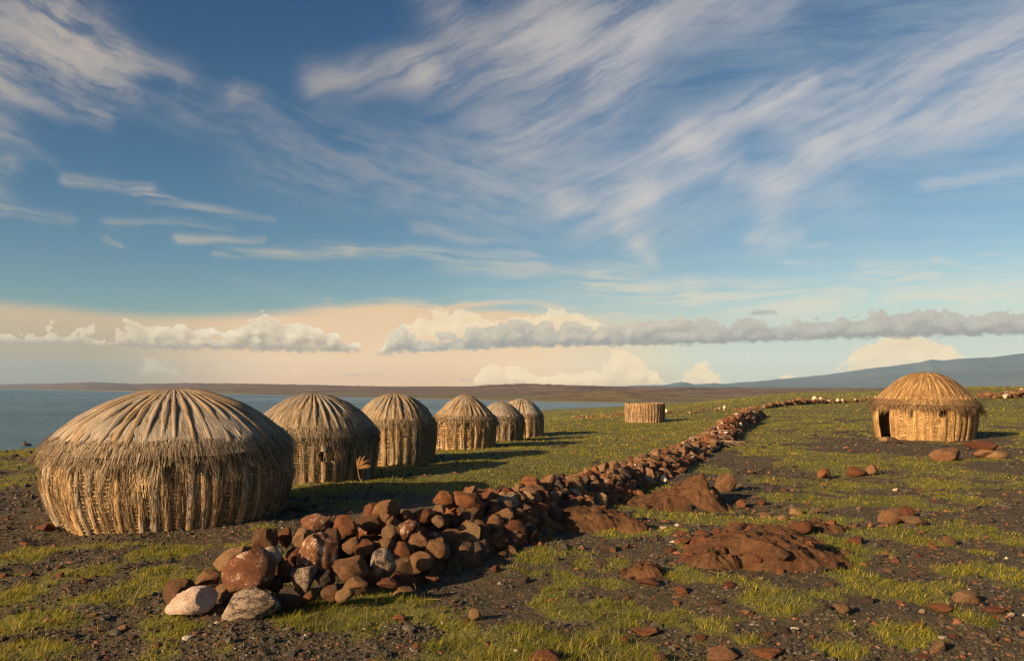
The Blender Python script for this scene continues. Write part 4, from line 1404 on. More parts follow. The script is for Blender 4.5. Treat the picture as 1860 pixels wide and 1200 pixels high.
# ------------------------------------------------------------------ the long wall of piled lava stones
def build_wall():
    rng = np.random.default_rng(99)
    root = link('stone_wall', None)
    start = at(480, 1085)
    root.location = start
    tag(root, 'long low wall of piled red brown lava stones running from the foreground into the distance', 'stone wall')
    hero = []      # u, v, width, height (photograph pixels), distance, kind, tilt in the picture, variant
    H = [(325, 1075, 54, 46, 7.02, 'brown', 10, 1), (350, 1093, 86, 50, 6.70, 'pink', 12, 2), (381, 1051, 58, 34, 7.30, 'brown', 32, 3), (449, 1048, 108, 84, 7.05, 'lichen', 18, 4),
         (455, 1097, 94, 54, 6.66, 'speckled', 12, 5), (424, 1013, 66, 34, 7.62, 'dun', 32, 6), (481, 981, 46, 52, 7.72, 'brown', -8, 7), (494, 1011, 48, 38, 7.18, 'pale', -12, 8),
         (520, 1038, 28, 40, 7.24, 'red', 8, 9), (551, 1049, 56, 52, 7.18, 'speckled', -20, 10), (574, 1009, 68, 76, 7.34, 'lichen', -24, 11), (635, 1033, 62, 46, 7.20, 'brown', 6, 0),
         (694, 1027, 48, 58, 7.38, 'speckled', 0, 13), (647, 1064, 56, 32, 7.02, 'brown', 22, 3), (525, 1088, 54, 40, 6.92, 'dark', 4, 5), (577, 951, 54, 34, 8.05, 'lichen', 6, 6),
         (550, 975, 30, 44, 7.78, 'dun', -32, 7), (606, 976, 34, 40, 7.86, 'brown', 30, 8), (626, 958, 46, 42, 8.15, 'red', -10, 9), (671, 949, 52, 28, 8.4, 'brown', 6, 0),
         (641, 990, 32, 30, 7.75, 'brown', -10, 12), (712, 969, 36, 30, 8.25, 'dun', -20, 1), (740, 963, 34, 44, 8.3, 'lichen', -40, 2), (772, 938, 44, 28, 8.75, 'red', 10, 6),
         (797, 927, 24, 22, 8.85, 'dun', 0, 4), (798, 945, 26, 22, 8.65, 'dun', 5, 8), (806, 905, 34, 28, 9.3, 'red', -10, 5), (852, 912, 62, 28, 9.2, 'red', -22, 6), (393, 1114, 38, 28, 6.78, 'brown', 20, 7),
         (601, 1076, 36, 28, 6.95, 'brown', 14, 8), (626, 1080, 36, 22, 6.85, 'dun', 26, 9), (562, 1082, 20, 20, 6.9, 'red', 0, 12), (707, 1058, 42, 18, 7.05, 'red', 4, 3), (412, 1075, 42, 34, 6.95, 'dun', 30, 1),
         (500, 1060, 40, 34, 7.16, 'dark', 0, 10), (660, 1000, 42, 36, 7.75, 'red', 20, 11), (590, 1050, 34, 30, 7.2, 'dark', 10, 0), (700, 995, 40, 36, 7.85, 'brown', -10, 2), (730, 1005, 44, 40, 7.85, 'red', -30, 13),
         (760, 985, 40, 34, 8.1, 'brown', 12, 5), (790, 1000, 50, 36, 8.05, 'brown', -25, 4), (765, 1020, 44, 36, 7.8, 'brown', 25, 9), (540, 1012, 34, 30, 7.5, 'red', 40, 7), (520, 975, 30, 36, 7.95, 'red', -10, 3)]
    n_named = 0
    placed = []
    for (u, v, w, h, Y, kind, tilt, var) in H:
        Y = Y - float(np.interp(v, [900, 960, 1020, 1060], [0.0, 0.22, 0.38, 0.48]))
        p = at_depth(u, v, Y)
        sx, sz = w / 2 / F * Y * 1.10, h / 2 / F * Y * 1.12
        c, s = abs(math.cos(math.radians(tilt))), abs(math.sin(math.radians(tilt)))
        o = put_rock('stone', kind, var, 4 if w > 30 else 3, p - start, (sx, 0.75 * math.sqrt(sx * sz) + 0.03, sz), (rng.uniform(-.15, .15), -math.radians(tilt), rng.uniform(-.25, .25)), root)
        if kind == 'pale':
            o['label'] = 'pale cream stone'
        if kind == 'pink':
            o['label'] = 'rough pinkish white stone'
        if u == 449:
            o['label'] = 'biggest red stone with white lichen'
        n_named += 1
        placed.append((p.x, p.y, p.z))
    placed = np.array(placed)
    # the pile behind and beyond them
    foot = np.array([(p.x, p.y) for p in FOOT])
    seg = np.linalg.norm(np.diff(foot, axis=0), axis=1)
    S = np.concatenate([[0], np.cumsum(seg)])
    st = []
    s = 0.0
    while s < S[-1]:
        x, y = np.interp(s, S, foot[:, 0]), np.interp(s, S, foot[:, 1])
        x2, y2 = np.interp(s + .4, S, foot[:, 0]), np.interp(s + .4, S, foot[:, 1])
        d = np.array([x2 - x, y2 - y]); d = d / (np.linalg.norm(d) + 1e-9) if np.linalg.norm(d) > 1e-6 else np.array([.3, .95])
        nrm = np.array([-d[1], d[0]])          # towards the huts
        Y = y
        hw = np.interp(Y, [6, 7.5, 10, 14, 25, 50], [0.72, 0.66, 0.55, 0.45, 0.42, 0.45])
        ht = np.interp(Y, [6, 7.2, 9.5, 12, 16, 24, 33, 40, 54], [0.36, 0.46, 0.43, 0.37, 0.26, 0.25, 0.45, 0.62, 0.50]) * (0.9 + 0.25 * float(vnoise(s * 0.9, 0, 5)))
        size = np.interp(Y, [6, 8, 9.2, 14, 30, 54], [0.13, 0.115, 0.088, 0.088, 0.12, 0.155])
        cnt = int(np.interp(Y, [6, 10, 20, 54], [20, 20, 12, 8]))
        for i in range(cnt):
            q = rng.uniform(-1.0, 0.92) if rng.random() < .8 else rng.uniform(-1.25, -0.9)       # across: -1 at the right foot, +1 at the left
            prof = max(0.0, 1 - abs(q) ** 1.7) if abs(q) < 1 else 0
            lift = prof * ht * (rng.uniform(0.82, 1.0) if rng.random() < .75 else rng.uniform(.2, .8))
            off = hw * (q + 1.0)
            px_, py_ = x + nrm[0] * off + rng.normal(0, .05), y + nrm[1] * off + rng.normal(0, .05)
            k = size * rng.lognormal(0, 0.42) * (0.8 + 0.5 * (1 - prof) * (q < 0))
            k = min(k, .15 if Y < 11 else size * 1.55)
            if abs(q) > 1:
                k *= rng.uniform(.35, .8)
            st.append((px_, py_, lift, k, Y))
        s += size * np.interp(Y, [6, 10, 54], [1.35, 1.25, 1.6])
    st = np.array(st)
    # leave the place of the stones set by hand
    zz = ground_z(st[:, 0], st[:, 1]) + st[:, 2]
    keep = np.ones(len(st), bool)
    for (hx, hy, hz) in placed:
        # nothing in front of a hand-set stone
        along = (st[:, 1] - hy)
        lat = np.abs(st[:, 0] / st[:, 1] - hx / hy) * st[:, 1]
        ver = np.abs(zz - hz)
        keep &= ~((lat < 0.16) & (ver < 0.17) & (along < 0.04))
    keep &= ~((st[:, 1] < 7.35) & (st[:, 2] < .1) & (rng.random(len(st)) < .55))
    st, zz = st[keep], zz[keep]
    score = st[:, 3] / st[:, 4] * rng.uniform(.9, 1.1, len(st))
    order = np.argsort(-score)
    kinds = ['red', 'brown', 'dun', 'dark', 'lichen', 'speckled', 'pale', 'pink']
    pr = np.array([.36, .34, .09, .10, .065, .025, .010, .010])
    fill_v, fill_f, off, fill_c = [], [], 0, []
    limit = 296 - n_named
    for rank, i in enumerate(order):
        x, y, lift, k, Y = st[i]
        kind = kinds[rng.choice(8, p=pr / pr.sum())]
        if kind in ('pale', 'pink') and Y < 13:
            k *= .5
        if Y > 22 and rng.random() < .06:
            kind = 'pale'; k *= .7
        var = int(rng.integers(0, 14))
        sc = k * rng.uniform(.78, 1.25, 3) * np.array([1.12, 1.0, .84])
        rot = (rng.normal(0, .45), rng.normal(0, .45), rng.uniform(0, 6.28))
        loc = Vector((x, y, zz[i] + k * .12))
        if rank < limit:
            o = put_rock('stone', kind, var, 3 if Y < 11 else 2, loc - start, sc, rot, root)
        else:
            v, f = rock_verts(1000 + var * 7, 2 if Y < 16 else 1, 8, .1)
            M = Matrix.LocRotScale(loc - start, __import__('mathutils').Euler(rot), Vector(sc))
            Mn = np.array(M)
            fill_v.append(v @ Mn[:3, :3].T + Mn[:3, 3]); fill_f.append(f + off); off += len(v)
            c = {'red': (.16, .066, .03), 'brown': (.15, .085, .042), 'dun': (.2, .13, .065), 'dark': (.06, .042, .03), 'lichen': (.2, .11, .06), 'speckled': (.24, .18, .13), 'pale': (.5, .38, .26), 'pink': (.55, .42, .32)}[kind]
            fill_c.append(np.tile(np.array(c) * rng.uniform(.7, 1.25), (len(v), 1)))
    m, b = new_mat('small_wall_stones', 0.9, 0.2)
    p = geopos()
    ca = E.tree.nodes.new('ShaderNodeVertexColor'); ca.layer_name = 'tint'
    n2 = noise(p, 22.0, 5, .7, dim='3D')
    plug(b.inputs['Base Color'], vscale_col(E(ca.outputs[0]), n2 * 1.5 + 0.3))
    plug(b.inputs['Normal'], bump(n2, .03, 1.0))
    me = mesh_np('small_stones', np.concatenate(fill_v), np.concatenate(fill_f), m, True, cols={'tint': np.concatenate(fill_c)})
    me.set_sharp_from_angle(angle=math.radians(27))
    tag(link('small_stones', me, root), kind='stuff')
    # earth and rubble at the heart of the pile
    n = 90
    ss_ = np.linspace(0.75, S[-1], n)
    rows = []
    for s in ss_:
        x, y = np.interp(s, S, foot[:, 0]), np.interp(s, S, foot[:, 1])
        x2, y2 = np.interp(s + .4, S, foot[:, 0]), np.interp(s + .4, S, foot[:, 1])
        x1, y1 = np.interp(s - .4, S, foot[:, 0]), np.interp(s - .4, S, foot[:, 1])
        d = np.array([x2 - x1, y2 - y1]); d /= np.linalg.norm(d)
        nrm = np.array([-d[1], d[0]])
        hw = np.interp(y, [6, 7.5, 10, 14, 25, 50], [0.72, 0.66, 0.55, 0.45, 0.42, 0.45])
        ht = np.interp(y, [6, 7.2, 9.5, 12, 16, 24, 33, 40, 54], [0.1, 0.30, 0.36, 0.30, 0.2, 0.18, 0.32, 0.45, 0.36])
        row = []
        for q in np.linspace(-.9, .9, 9):
            off = hw * (q + 1)
            px_, py_ = x + nrm[0] * off, y + nrm[1] * off
            row.append((px_, py_, float(ground_z(px_, py_)) - .06 + (1 - abs(q / .9) ** 1.8) * ht * .9))
        rows.append(row)
    V = np.array(rows).reshape(-1, 3) - np.array(start)
    idx = np.arange(n * 9).reshape(n, 9)
    f = np.stack([idx[:-1, :-1], idx[:-1, 1:], idx[1:, 1:], idx[1:, :-1]], -1).reshape(-1, 4)
    tag(link('rubble_core', mesh_np('rubble_core', V, f, ROCK['dark'], True), root), kind='stuff')


build_wall()


# ------------------------------------------------------------------ far walls, too small in the picture to pick their stones apart
def far_wall(pts, label, size, n, tall, seed, pale=0.18, cover=1.0):
    rng = np.random.default_rng(seed)
    P = [at(u, v) for u, v in pts]
    root = link('stone_wall', None)
    root.location = P[0]
    tag(root, label, 'stone wall')
    xy = np.array([(p.x, p.y) for p in P])
    S = np.concatenate([[0], np.cumsum(np.linalg.norm(np.diff(xy, axis=0), axis=1))])
    V, Fa, C, off = [], [], [], 0
    big = 0
    for i in range(n):
        s = rng.uniform(0, S[-1])
        x, y = np.interp(s, S, xy[:, 0]) + rng.normal(0, .12), np.interp(s, S, xy[:, 1]) + rng.normal(0, .25)
        if vnoise(s * .4, 0, seed) > cover:
            continue
        k = size * rng.lognormal(0, .35)
        z = float(ground_z(x, y)) + rng.uniform(0, tall) * (0.5 + vnoise(s * .2, 3, seed))
        is_pale = rng.random() < pale
        sc = k * rng.uniform(.7, 1.3, 3)
        if is_pale and big < 26 and k > size:
            o = put_rock('stone', 'pale', int(rng.integers(0, 14)), 2, Vector((x, y, z + tall * .35)) - P[0], sc, (0, 0, rng.uniform(0, 6)), root)
            big += 1
            continue
        v, f = rock_verts(1000 + int(rng.integers(0, 14)) * 7, 1, 7, .1)
        M = np.array(Matrix.LocRotScale(Vector((x, y, z)) - P[0], __import__('mathutils').Euler(rng.normal(0, .6, 3)), Vector(sc)))
        V.append(v @ M[:3, :3].T + M[:3, 3]); Fa.append(f + off); off += len(v)
        c = np.array((.5, .38, .26) if is_pale else (.13, .072, .036)) * rng.uniform(.6, 1.3)
        C.append(np.tile(c, (len(v), 1)))
    me = mesh_np('small_stones', np.concatenate(V), np.concatenate(Fa), bpy.data.materials['small_wall_stones'], False, cols={'tint': np.concatenate(C)})
    tag(link('small_stones', me, root), kind='stuff')


far_wall([(1385, 742), (1430, 737), (1480, 734), (1530, 732), (1570, 729), (1600, 727)], 'far stone wall with pale stones, in line behind the golden hut', 0.12, 330, .35, 201, 0.12)
far_wall([(1040, 758), (1110, 756), (1210, 752), (1260, 750), (1320, 746), (1385, 743)], 'far stone wall with pale stones, behind the roofless hut', 0.11, 330, .22, 202, 0.10, .75)
far_wall([(1775, 722), (1800, 723), (1840, 722), (1880, 720), (1960, 718)], 'far brown stone wall on the rise to the right of the golden hut', 0.15, 620, .38, 203, 0.04)


# ------------------------------------------------------------------ outcrops of red earth and rotten lava
def mat_outcrop():
    m, b = new_mat('red_outcrop', 0.95, 0.12)
    p = texco('Object')
    n1 = noise(p, 2.0, 6, .65, dim='3D')
    n2 = noise(p, 13.0, 6, .7, dim='3D')
    n3 = noise(p, 55.0, 4, .7, dim='3D')
    col = cmix(sstep(n1, .35, .65), (0.070, 0.034, 0.017), (0.122, 0.062, 0.029))
    col = cmix(sstep(n2, .48, .72), col, (0.110, 0.066, 0.030))
    col = cmix(sstep(n3, .58, .72) * .6, col, (0.045, 0.024, 0.015))
    plug(b.inputs['Base Color'], col)
    plug(b.inputs['Normal'], bump(n1 * .5 + n2 * .7 + n3 * .3 , .045, 1.0))
    return m


M_OUTCROP = mat_outcrop()


def outcrop(label, c, rx, ry, h, prof, seed, rot=0.0, rough=.22, res=64):
    """A mound that comes out of the ground; prof(a, q) shapes its height over the unit square."""
    n = res
    U, W = np.meshgrid(np.linspace(-1.15, 1.15, n), np.linspace(-1.15, 1.15, n), indexing='ij')
    wob = 0.30 * (fbm(U * 1.6 + seed, W * 1.6, seed, 4) - .5)
    d = np.hypot(U, W) + wob
    z = prof(U, W, d) * (1 + rough * 1.6 * (fbm(U * 2.2, W * 2.2 + seed, seed + 1, 4, .55) - .5))
    lump = np.abs(fbm(U * 4.5 + 9, W * 4.5 + seed, seed + 2, 4, .6) - .5) * 2
    cr = fbm(U * 9 + seed, W * 9, seed + 3, 3) - .5
    z = z - (lump - .35) * rough * .42 * ss(z, 0, .4) + cr * .16 * ss(z, 0, .3)
    x, y = U * rx, W * ry
    ca, sa = math.cos(rot), math.sin(rot)
    X, Y = x * ca - y * sa, x * sa + y * ca
    gx, gy = X + c.x, Y + c.y
    Z = ground_z(gx, gy) - c.z + np.where(d > 1.02, -0.10, z * h) - .03
    idx = np.arange(n * n).reshape(n, n)
    f = np.stack([idx[:-1, :-1], idx[1:, :-1], idx[1:, 1:], idx[:-1, 1:]], -1)
    dm = (d[:-1, :-1] + d[1:, 1:]) / 2
    f = f[dm < 1.12].reshape(-1, 4)
    o = link('rock_outcrop', mesh_np('rock_outcrop', np.stack([X, Y, Z], -1).reshape(-1, 3), f, M_OUTCROP, True))
    o.location = c
    rr = np.random.default_rng(seed + 500)
    Zg = np.array(Z)
    for i in range(int(26 * rx / .8) + 6):
        a_, q = rr.uniform(0, 6.28), math.sqrt(rr.uniform(.02, 1.15))
        iu, iw = int((q * math.cos(a_) / 1.15 + 1) / 2 * (n - 1)), int((q * math.sin(a_) / 1.15 + 1) / 2 * (n - 1))
        iu, iw = min(n - 1, max(0, iu)), min(n - 1, max(0, iw))
        k = rr.uniform(.016, .05) * (1.0 + .6 * (q > .8)) * math.sqrt(rx / .8)
        zz = Zg[iu, iw] if d[iu, iw] < 1.0 else float(ground_z(gx[iu, iw], gy[iu, iw])) - c.z
        put_rock('broken_rock', ['red', 'brown', 'red', 'dark'][i % 4], int(rr.integers(0, 14)), 2, Vector((X[iu, iw], Y[iu, iw], zz + k * .12)), (k * rr.uniform(.9, 1.7), k, k * rr.uniform(.5, .9)), (rr.normal(0, .4), rr.normal(0, .4), rr.uniform(0, 6.28)), o)
    return tag(o, label, 'rock', 'outcrops of red rotten rock')


def mound_peak(U, W, d):      # gentle on the left, steep on the right
    px_ = np.where(U < 0.45, (U + 1.1) / 1.55, 1 - ((U - .45) / .42))
    return np.clip(px_, 0, 1) ** 1.15 * np.clip(1 - (W * 1.05) ** 2, 0, 1)


def mound_low(U, W, d):
    return np.clip(1 - d ** 2.2, 0, 1) ** .7


def mound_whale(U, W, d):
    return np.clip(1 - d ** 2.0, 0, 1) ** .75 * (0.70 + 0.30 * np.cos((U + .25) * 1.9)) * (1 - .25 * ss(U, .2, 1))


def ground_mid(u, v0):
    return at(u, v0)


outcrop('pointed red earth mound beside the stone wall, steep on its right side', at(1232, 912), .82, .75, .46, mound_peak, 61, 0.0, .30, 84)
outcrop('low red rock shelf along the foot of the stone wall', at(1070, 948), .62, .55, .20, mound_low, 62, .5, .55)
outcrop('small red lump of rock right of the low shelf', at(1150, 958), .24, .22, .14, mound_low, 63, .3, .4, 40)
outcrop('large rounded red brown rock hump on the gravel in the right foreground', at(1398, 1012), .92, .80, .34, mound_whale, 64, -.12, .42, 120)
outcrop('small dark red rock hump left of the large hump', at(1170, 1046), .22, .18, .13, mound_low, 65, 0, .4, 44)
outcrop('rough red ledge at the left foot of the large hump', at(1300, 1030), .34, .26, .17, mound_low, 66, .5, .6, 48)
outcrop('broken red ledge between gravel and grass behind the large hump', at(1482, 957), .46, .28, .13, mound_low, 67, .2, .8, 56)


# ------------------------------------------------------------------ single stones on the ground
def lay(u, v, w, h, kind, var, label, depth=.8, tilt=0, name='loose_rock', cat='rock', group=None, level=3, sink=.25, zrot=None):
    """A stone whose foot stands where the photograph shows (u, v); w and h are its width and height there."""
    p = at(u, v)
    sx, sz = w / 2 / F * p.y, h / 2 / F * p.y
    rz = RNG.uniform(-.4, .4) if zrot is None else zrot
    o = put_rock(name, kind, var, level, p + Vector((0, sx * depth * .5, sz * (1 - sink))), (sx, max(sx * depth, sz * .7), sz * 1.05), (0, -math.radians(tilt), rz))
    return tag(o, label, cat, group)


lay(1724, 839, 66, 26, 'brown', 1, 'flat dark brown boulder in front of the golden hut', .6, 3)
lay(1793, 832, 40, 20, 'brown', 3, 'grey brown stone that carries a red slab', .9, 0)
_p = at(1797, 832)
_o = tag(put_rock('loose_rock', 'red', 6, 3, _p + Vector((.05, .35, .27)), (.50, .42, .15), (.02, -.03, .2)), 'red slab resting on two lower stones right of the golden hut', 'rock')
lay(1815, 833, 36, 16, 'dun', 5, 'low dun stone under the right end of the red slab', .9)
lay(1606, 803, 22, 12, 'dun', 4, 'pale dun stone on the doorstep of the golden hut', .9)
lay(1626, 805, 22, 14, 'dark', 8, 'dark stone beside the doorway of the golden hut', .9)
lay(1497, 865, 28, 24, 'red', 7, 'upright red stone standing alone in the right meadow', .8)
lay(1556, 863, 36, 20, 'red', 9, 'red brown stone next to a slanting stone in the right meadow', .8)
lay(1584, 862, 34, 20, 'brown', 2, 'slanting brown stone leaning on a red one in the right meadow', .8, 18)
lay(1620, 952, 44, 30, 'brown', 5, 'brown block at the left end of a cluster of flat stones', .8)
lay(1622, 936, 46, 20, 'dun', 0, 'flat dun slab on top of the cluster of flat stones', .8, 6)
lay(1668, 957, 56, 20, 'dun', 6, 'low wide dun slab at the right end of the cluster of flat stones', .7, -4)
lay(1648, 938, 30, 24, 'red', 11, 'red stone at the back of the cluster of flat stones', .8)
lay(1455, 968, 46, 28, 'red', 4, 'red block at the left of the broken ledge', .8)
lay(1505, 958, 50, 24, 'red', 10, 'long red block on the broken ledge', .7, 6)
lay(1318, 893, 42, 40, 'brown', 12, 'rounded red brown boulder leaning on the right side of the pointed mound', .8)
lay(1298, 908, 24, 30, 'red', 2, 'narrow red stone wedged against the pointed mound', .8, 30)
lay(1348, 918, 22, 16, 'red', 1, 'small red stone right of the pointed mound', .9)
lay(1386, 915, 20, 12, 'red', 6, 'flat red stone between the pointed mound and the meadow', .9)
lay(1536, 1127, 38, 20, 'dun', 6, 'pointed orange brown stone alone on the dark gravel, right foreground', .8, -8)
lay(1757, 1096, 46, 24, 'dun', 5, 'smooth pale brown stone on gravel near the right edge', .8)
lay(1774, 1104, 24, 12, 'brown', 2, 'small brown stone touching the smooth pale brown stone', .9)
lay(1182, 1065, 50, 14, 'red', 3, 'flat red stone on gravel in front of the small dark red hump', .8)
lay(1176, 1147, 52, 16, 'red', 0, 'flat red slab in the grass at the bottom centre', .8)
lay(1134, 1164, 18, 16, 'red', 7, 'small upright red stone left of the flat slab at the bottom', .9)
lay(862, 1130, 26, 22, 'dun', 9, 'brown stone alone on gravel below the stone wall', .9)
lay(845, 1133, 14, 10, 'red', 4, 'small orange red pebble left of the brown stone below the wall', .9)
lay(899, 1041, 22, 14, 'red', 2, 'small square red stone in the grass below the wall', .9)
lay(726, 1128, 30, 12, 'red', 3, 'flat red stone in the grass right of the near end of the wall', .9)
lay(1272, 828, 22, 16, 'brown', 8, 'round brown stone at the right foot of the distant wall', 1.0)
lay(1225, 856, 14, 11, 'brown', 1, 'little brown stone at the foot of the wall in the middle distance', 1.0)
lay(1312, 1195, 60, 26, 'brown', 12, 'brown stone cut by the bottom edge, right of centre', .9)
lay(990, 1204, 60, 26, 'red', 5, 'red stone cut by the bottom edge, near the centre', .9)
lay(1196, 1200, 34, 20, 'brown', 4, 'brown stone cut by the bottom edge beside a grass tuft', .9)
lay(1400, 1198, 60, 16, 'red', 1, 'flat red stone at the bottom edge under the gravel clearing', .9)
lay(1718, 1118, 60, 14, 'red', 6, 'low flat red slab sunk in the gravel near the right edge', .8)
lay(1810, 1120, 40, 12, 'red', 9, 'flat red stone at the right edge of the gravel', .8)
lay(78, 962, 44, 16, 'red', 10, 'low reddish stone left of the largest hut', .9)
lay(100, 948, 24, 10, 'brown', 3, 'small brown stone at the left foot of the largest hut', .9)
lay(56, 841, 22, 20, 'dark', 12, 'dark rounded boulder on the lake shore at the left', 1.0)
lay(25, 828, 14, 6, 'dark', 5, 'low dark stone at the water edge at the left', 1.0)
lay(70, 824, 18, 5, 'dark', 9, 'flat dark stone at the water edge beside the largest hut', 1.0)
# a rock with a knob that stands out of the lake
_p = at_depth(47, 808, (CAM_Z - LAKE_Z) * F / (809 - V0))
_r = tag(put_rock('lake_rock', 'dark', 2, 3, _p, (1.0, .7, .32), (0, 0, .1)), 'dark rock with a small knob standing out of the lake', 'rock')
_k = link('knob', rock_mesh('dark', 7, 2, 'knob'), _r)
_k.location, _k.scale = (-.12, 0, 1.1), (.20, .28, 1.1)
for i in range(34):
    cu, cv, su, sv = ((1275, 985, 34, 14), (1480, 950, 60, 8), (1215, 1000, 50, 16), (1400, 940, 40, 8))[i % 4]
    u, v = cu + RNG.normal(0, su), cv + RNG.normal(0, sv)
    p = at(u, v)
    k = RNG.uniform(.045, .11)
    o = put_rock('broken_stone', ['red', 'brown', 'red', 'dun'][i % 4], int(RNG.integers(0, 14)), 2, p + Vector((0, 0, k * .2)), (k * RNG.uniform(1, 1.7), k, k * RNG.uniform(.4, .7)), (RNG.normal(0, .2), RNG.normal(0, .2), RNG.uniform(0, 6.28)))
    tag(o, 'broken red or brown stone lying round the large hump', 'stone', 'broken stones round the large hump')
# many small red stones strewn over the gravel
_n = 0
while _n < 95:
    u, v = RNG.uniform(-20, 1880), 840 + 360 * RNG.random() ** 0.75
    p = at(u, v)
    if p.y > 24 or np.interp(p.y, WALLY, WALLX) - p.x > (-.15 if u > 300 else 99) or (u < 560 and v < 985) or grass_amount(p.x, p.y) > .75:
        continue
    k = np.exp(RNG.normal(math.log(.027), .38)) * (1 + .05 * p.y)
    kind = ['red', 'red', 'brown', 'dun', 'dark'][int(RNG.integers(0, 5))]
    o = put_rock('small_stone', kind, int(RNG.integers(0, 14)), 2, p + Vector((0, 0, k * .25)), (k * RNG.uniform(.9, 1.6), k * RNG.uniform(.8, 1.2), k * RNG.uniform(.45, .8)), (RNG.normal(0, .3), RNG.normal(0, .3), RNG.uniform(0, 6.28)))
    tag(o, 'one of many small red or brown stones strewn over the gravel', 'stone', 'small stones strewn over the gravel')
    _n += 1
for i, (u, v, w, h, lab) in enumerate(((1206, 957, 16, 7, 'white bone fragment on the gravel right of the low red shelf'), (1628, 889, 11, 6, 'white stone in the right meadow'), (1675, 1125, 14, 9, 'small whitish stone on dark gravel at the right'),
                                       (1838, 1125, 14, 9, 'white pebble near the right edge beside a flat red slab'), (1712, 1172, 18, 7, 'flat white pebble by the grass at the lower right'), (907, 1060, 8, 6, 'white pebble on gravel under the stone wall'),
                                       (804, 1131, 10, 8, 'grey white pebble left of the small orange red pebble'), (1383, 1060, 9, 6, 'white pebble in front of the large hump'))):
    lay(u, v, w, h, 'pale', i, lab, .7, 0, 'white_stone', 'stone', None, 2)


# ------------------------------------------------------------------ dead wood and the palm frond
M_WOOD = mat_strand('dead_wood', (0.10, 0.065, 0.04), (0.26, 0.18, 0.11), (0.45, 0.35, 0.24), 0.0)


def stick_mesh(name, p0, p1, r, bend=.05, seed=0, mat=None):
    rr = np.random.default_rng(seed)
    t = np.linspace(0, 1, 8)
    p0, p1 = np.array(p0, float), np.array(p1, float)
    L = np.linalg.norm(p1 - p0)
    pts = p0 + (p1 - p0) * t[:, None] + rr.normal(0, bend * L, 3) * (t * (1 - t))[:, None] * 2
    up = np.tile(np.array([0, 0, 1.0]) if abs((p1 - p0)[2]) < .7 * L else np.array([0, -1.0, 0]), (8, 1))
    v, f, u = tube(pts, up, r * (1 - .5 * t), r * (1 - .5 * t), 6, 0, .12, rr)
    return mesh_np(name, v, f, mat or M_WOOD, True, uv=u, cols={'tone': np.full(len(v), rr.uniform(.35, .95))})


def build_brush():
    c = at(1305, 812)
    root = link('brushwood_pile', None)
    root.location = c
    tag(root, 'heap of dry grey sticks against the distant part of the stone wall', 'brushwood')
    rr = np.random.default_rng(5)
    for i in range(34):
        a = rr.normal(.2, .5)
        q = np.array([rr.normal(.0, .32), rr.normal(.2, .3), abs(rr.normal(.05, .13)) + .03])
        L = rr.uniform(.35, .95)
        d = np.array([math.cos(a), math.sin(a), rr.normal(0, .12)]) * L / 2
        p0, p1 = q - d, q + d
        p0[2], p1[2] = max(.02, p0[2]), max(.02, p1[2])
        link('stick', stick_mesh('stick', p0, p1, rr.uniform(.010, .024), .12, i), root)


build_brush()
_a, _b2 = at(933, 974), at(957, 984)
_s = link('dry_stick', stick_mesh('dry_stick', (0, 0, .03), tuple(Vector((_b2.x - _a.x, _b2.y - _a.y, .03))), .007, .1, 3, ROCK['pale']))
_s.location = _a
tag(_s, 'thin whitish stick lying on the ground at the foot of the stone wall', 'stick')

def build_frond():
    """A dry palm leaf that leans on the second hut: a stalk and a fan of narrow leaflets."""
    Y = at(660, 881).y
    foot = at_depth(662, 880, Y)
    root = link('palm_frond', None)
    root.location = foot
    tag(root, 'dry orange palm frond leaning on the hut wall with the dark hole', 'palm frond')
    m = mat_strand('dry_palm_leaf', (0.14, 0.065, 0.022), (0.32, 0.165, 0.060), (0.46, 0.28, 0.12), .2)
    hub = at_depth(650, 852, Y + .24) - foot
    link('stalk', stick_mesh('stalk', (0, 0, -.02), tuple(hub), .010, .06, 8, m), root)
    rr = np.random.default_rng(4)
    for i, ang_ in enumerate(np.linspace(-14, 74, 15)):
        a = math.radians(90 - ang_ + rr.normal(0, 4))
        L = rr.uniform(.18, .30)
        k = 7
        t = np.linspace(0, 1, k)
        d = np.array([math.cos(a), .30 + rr.normal(0, .06), math.sin(a)])
        C = np.array(hub) + d * (L * t)[:, None] + np.array([0.05, 0, -.10]) * (t ** 2)[:, None] * L
        wdt = .026 * np.sin(np.pi * np.clip(t * .9 + .1, 0, 1)) ** .8 + .002
        w = np.cross(d, [0, -1, .2]); w /= np.linalg.norm(w)
        V = np.stack([C - w * wdt[:, None] / 2, C + np.array([0, -.012, 0]) * (1 - t)[:, None], C + w * wdt[:, None] / 2], 1).reshape(-1, 3)
        f = [q for j in range(k - 1) for q in ((3 * j, 3 * j + 1, 3 * j + 4, 3 * j + 3), (3 * j + 1, 3 * j + 2, 3 * j + 5, 3 * j + 4))]
        link('leaf', mesh_np('leaf', V, np.array(f), m, False, cols={'tone': np.full(len(V), rr.uniform(.1, .95))}), root)


build_frond()

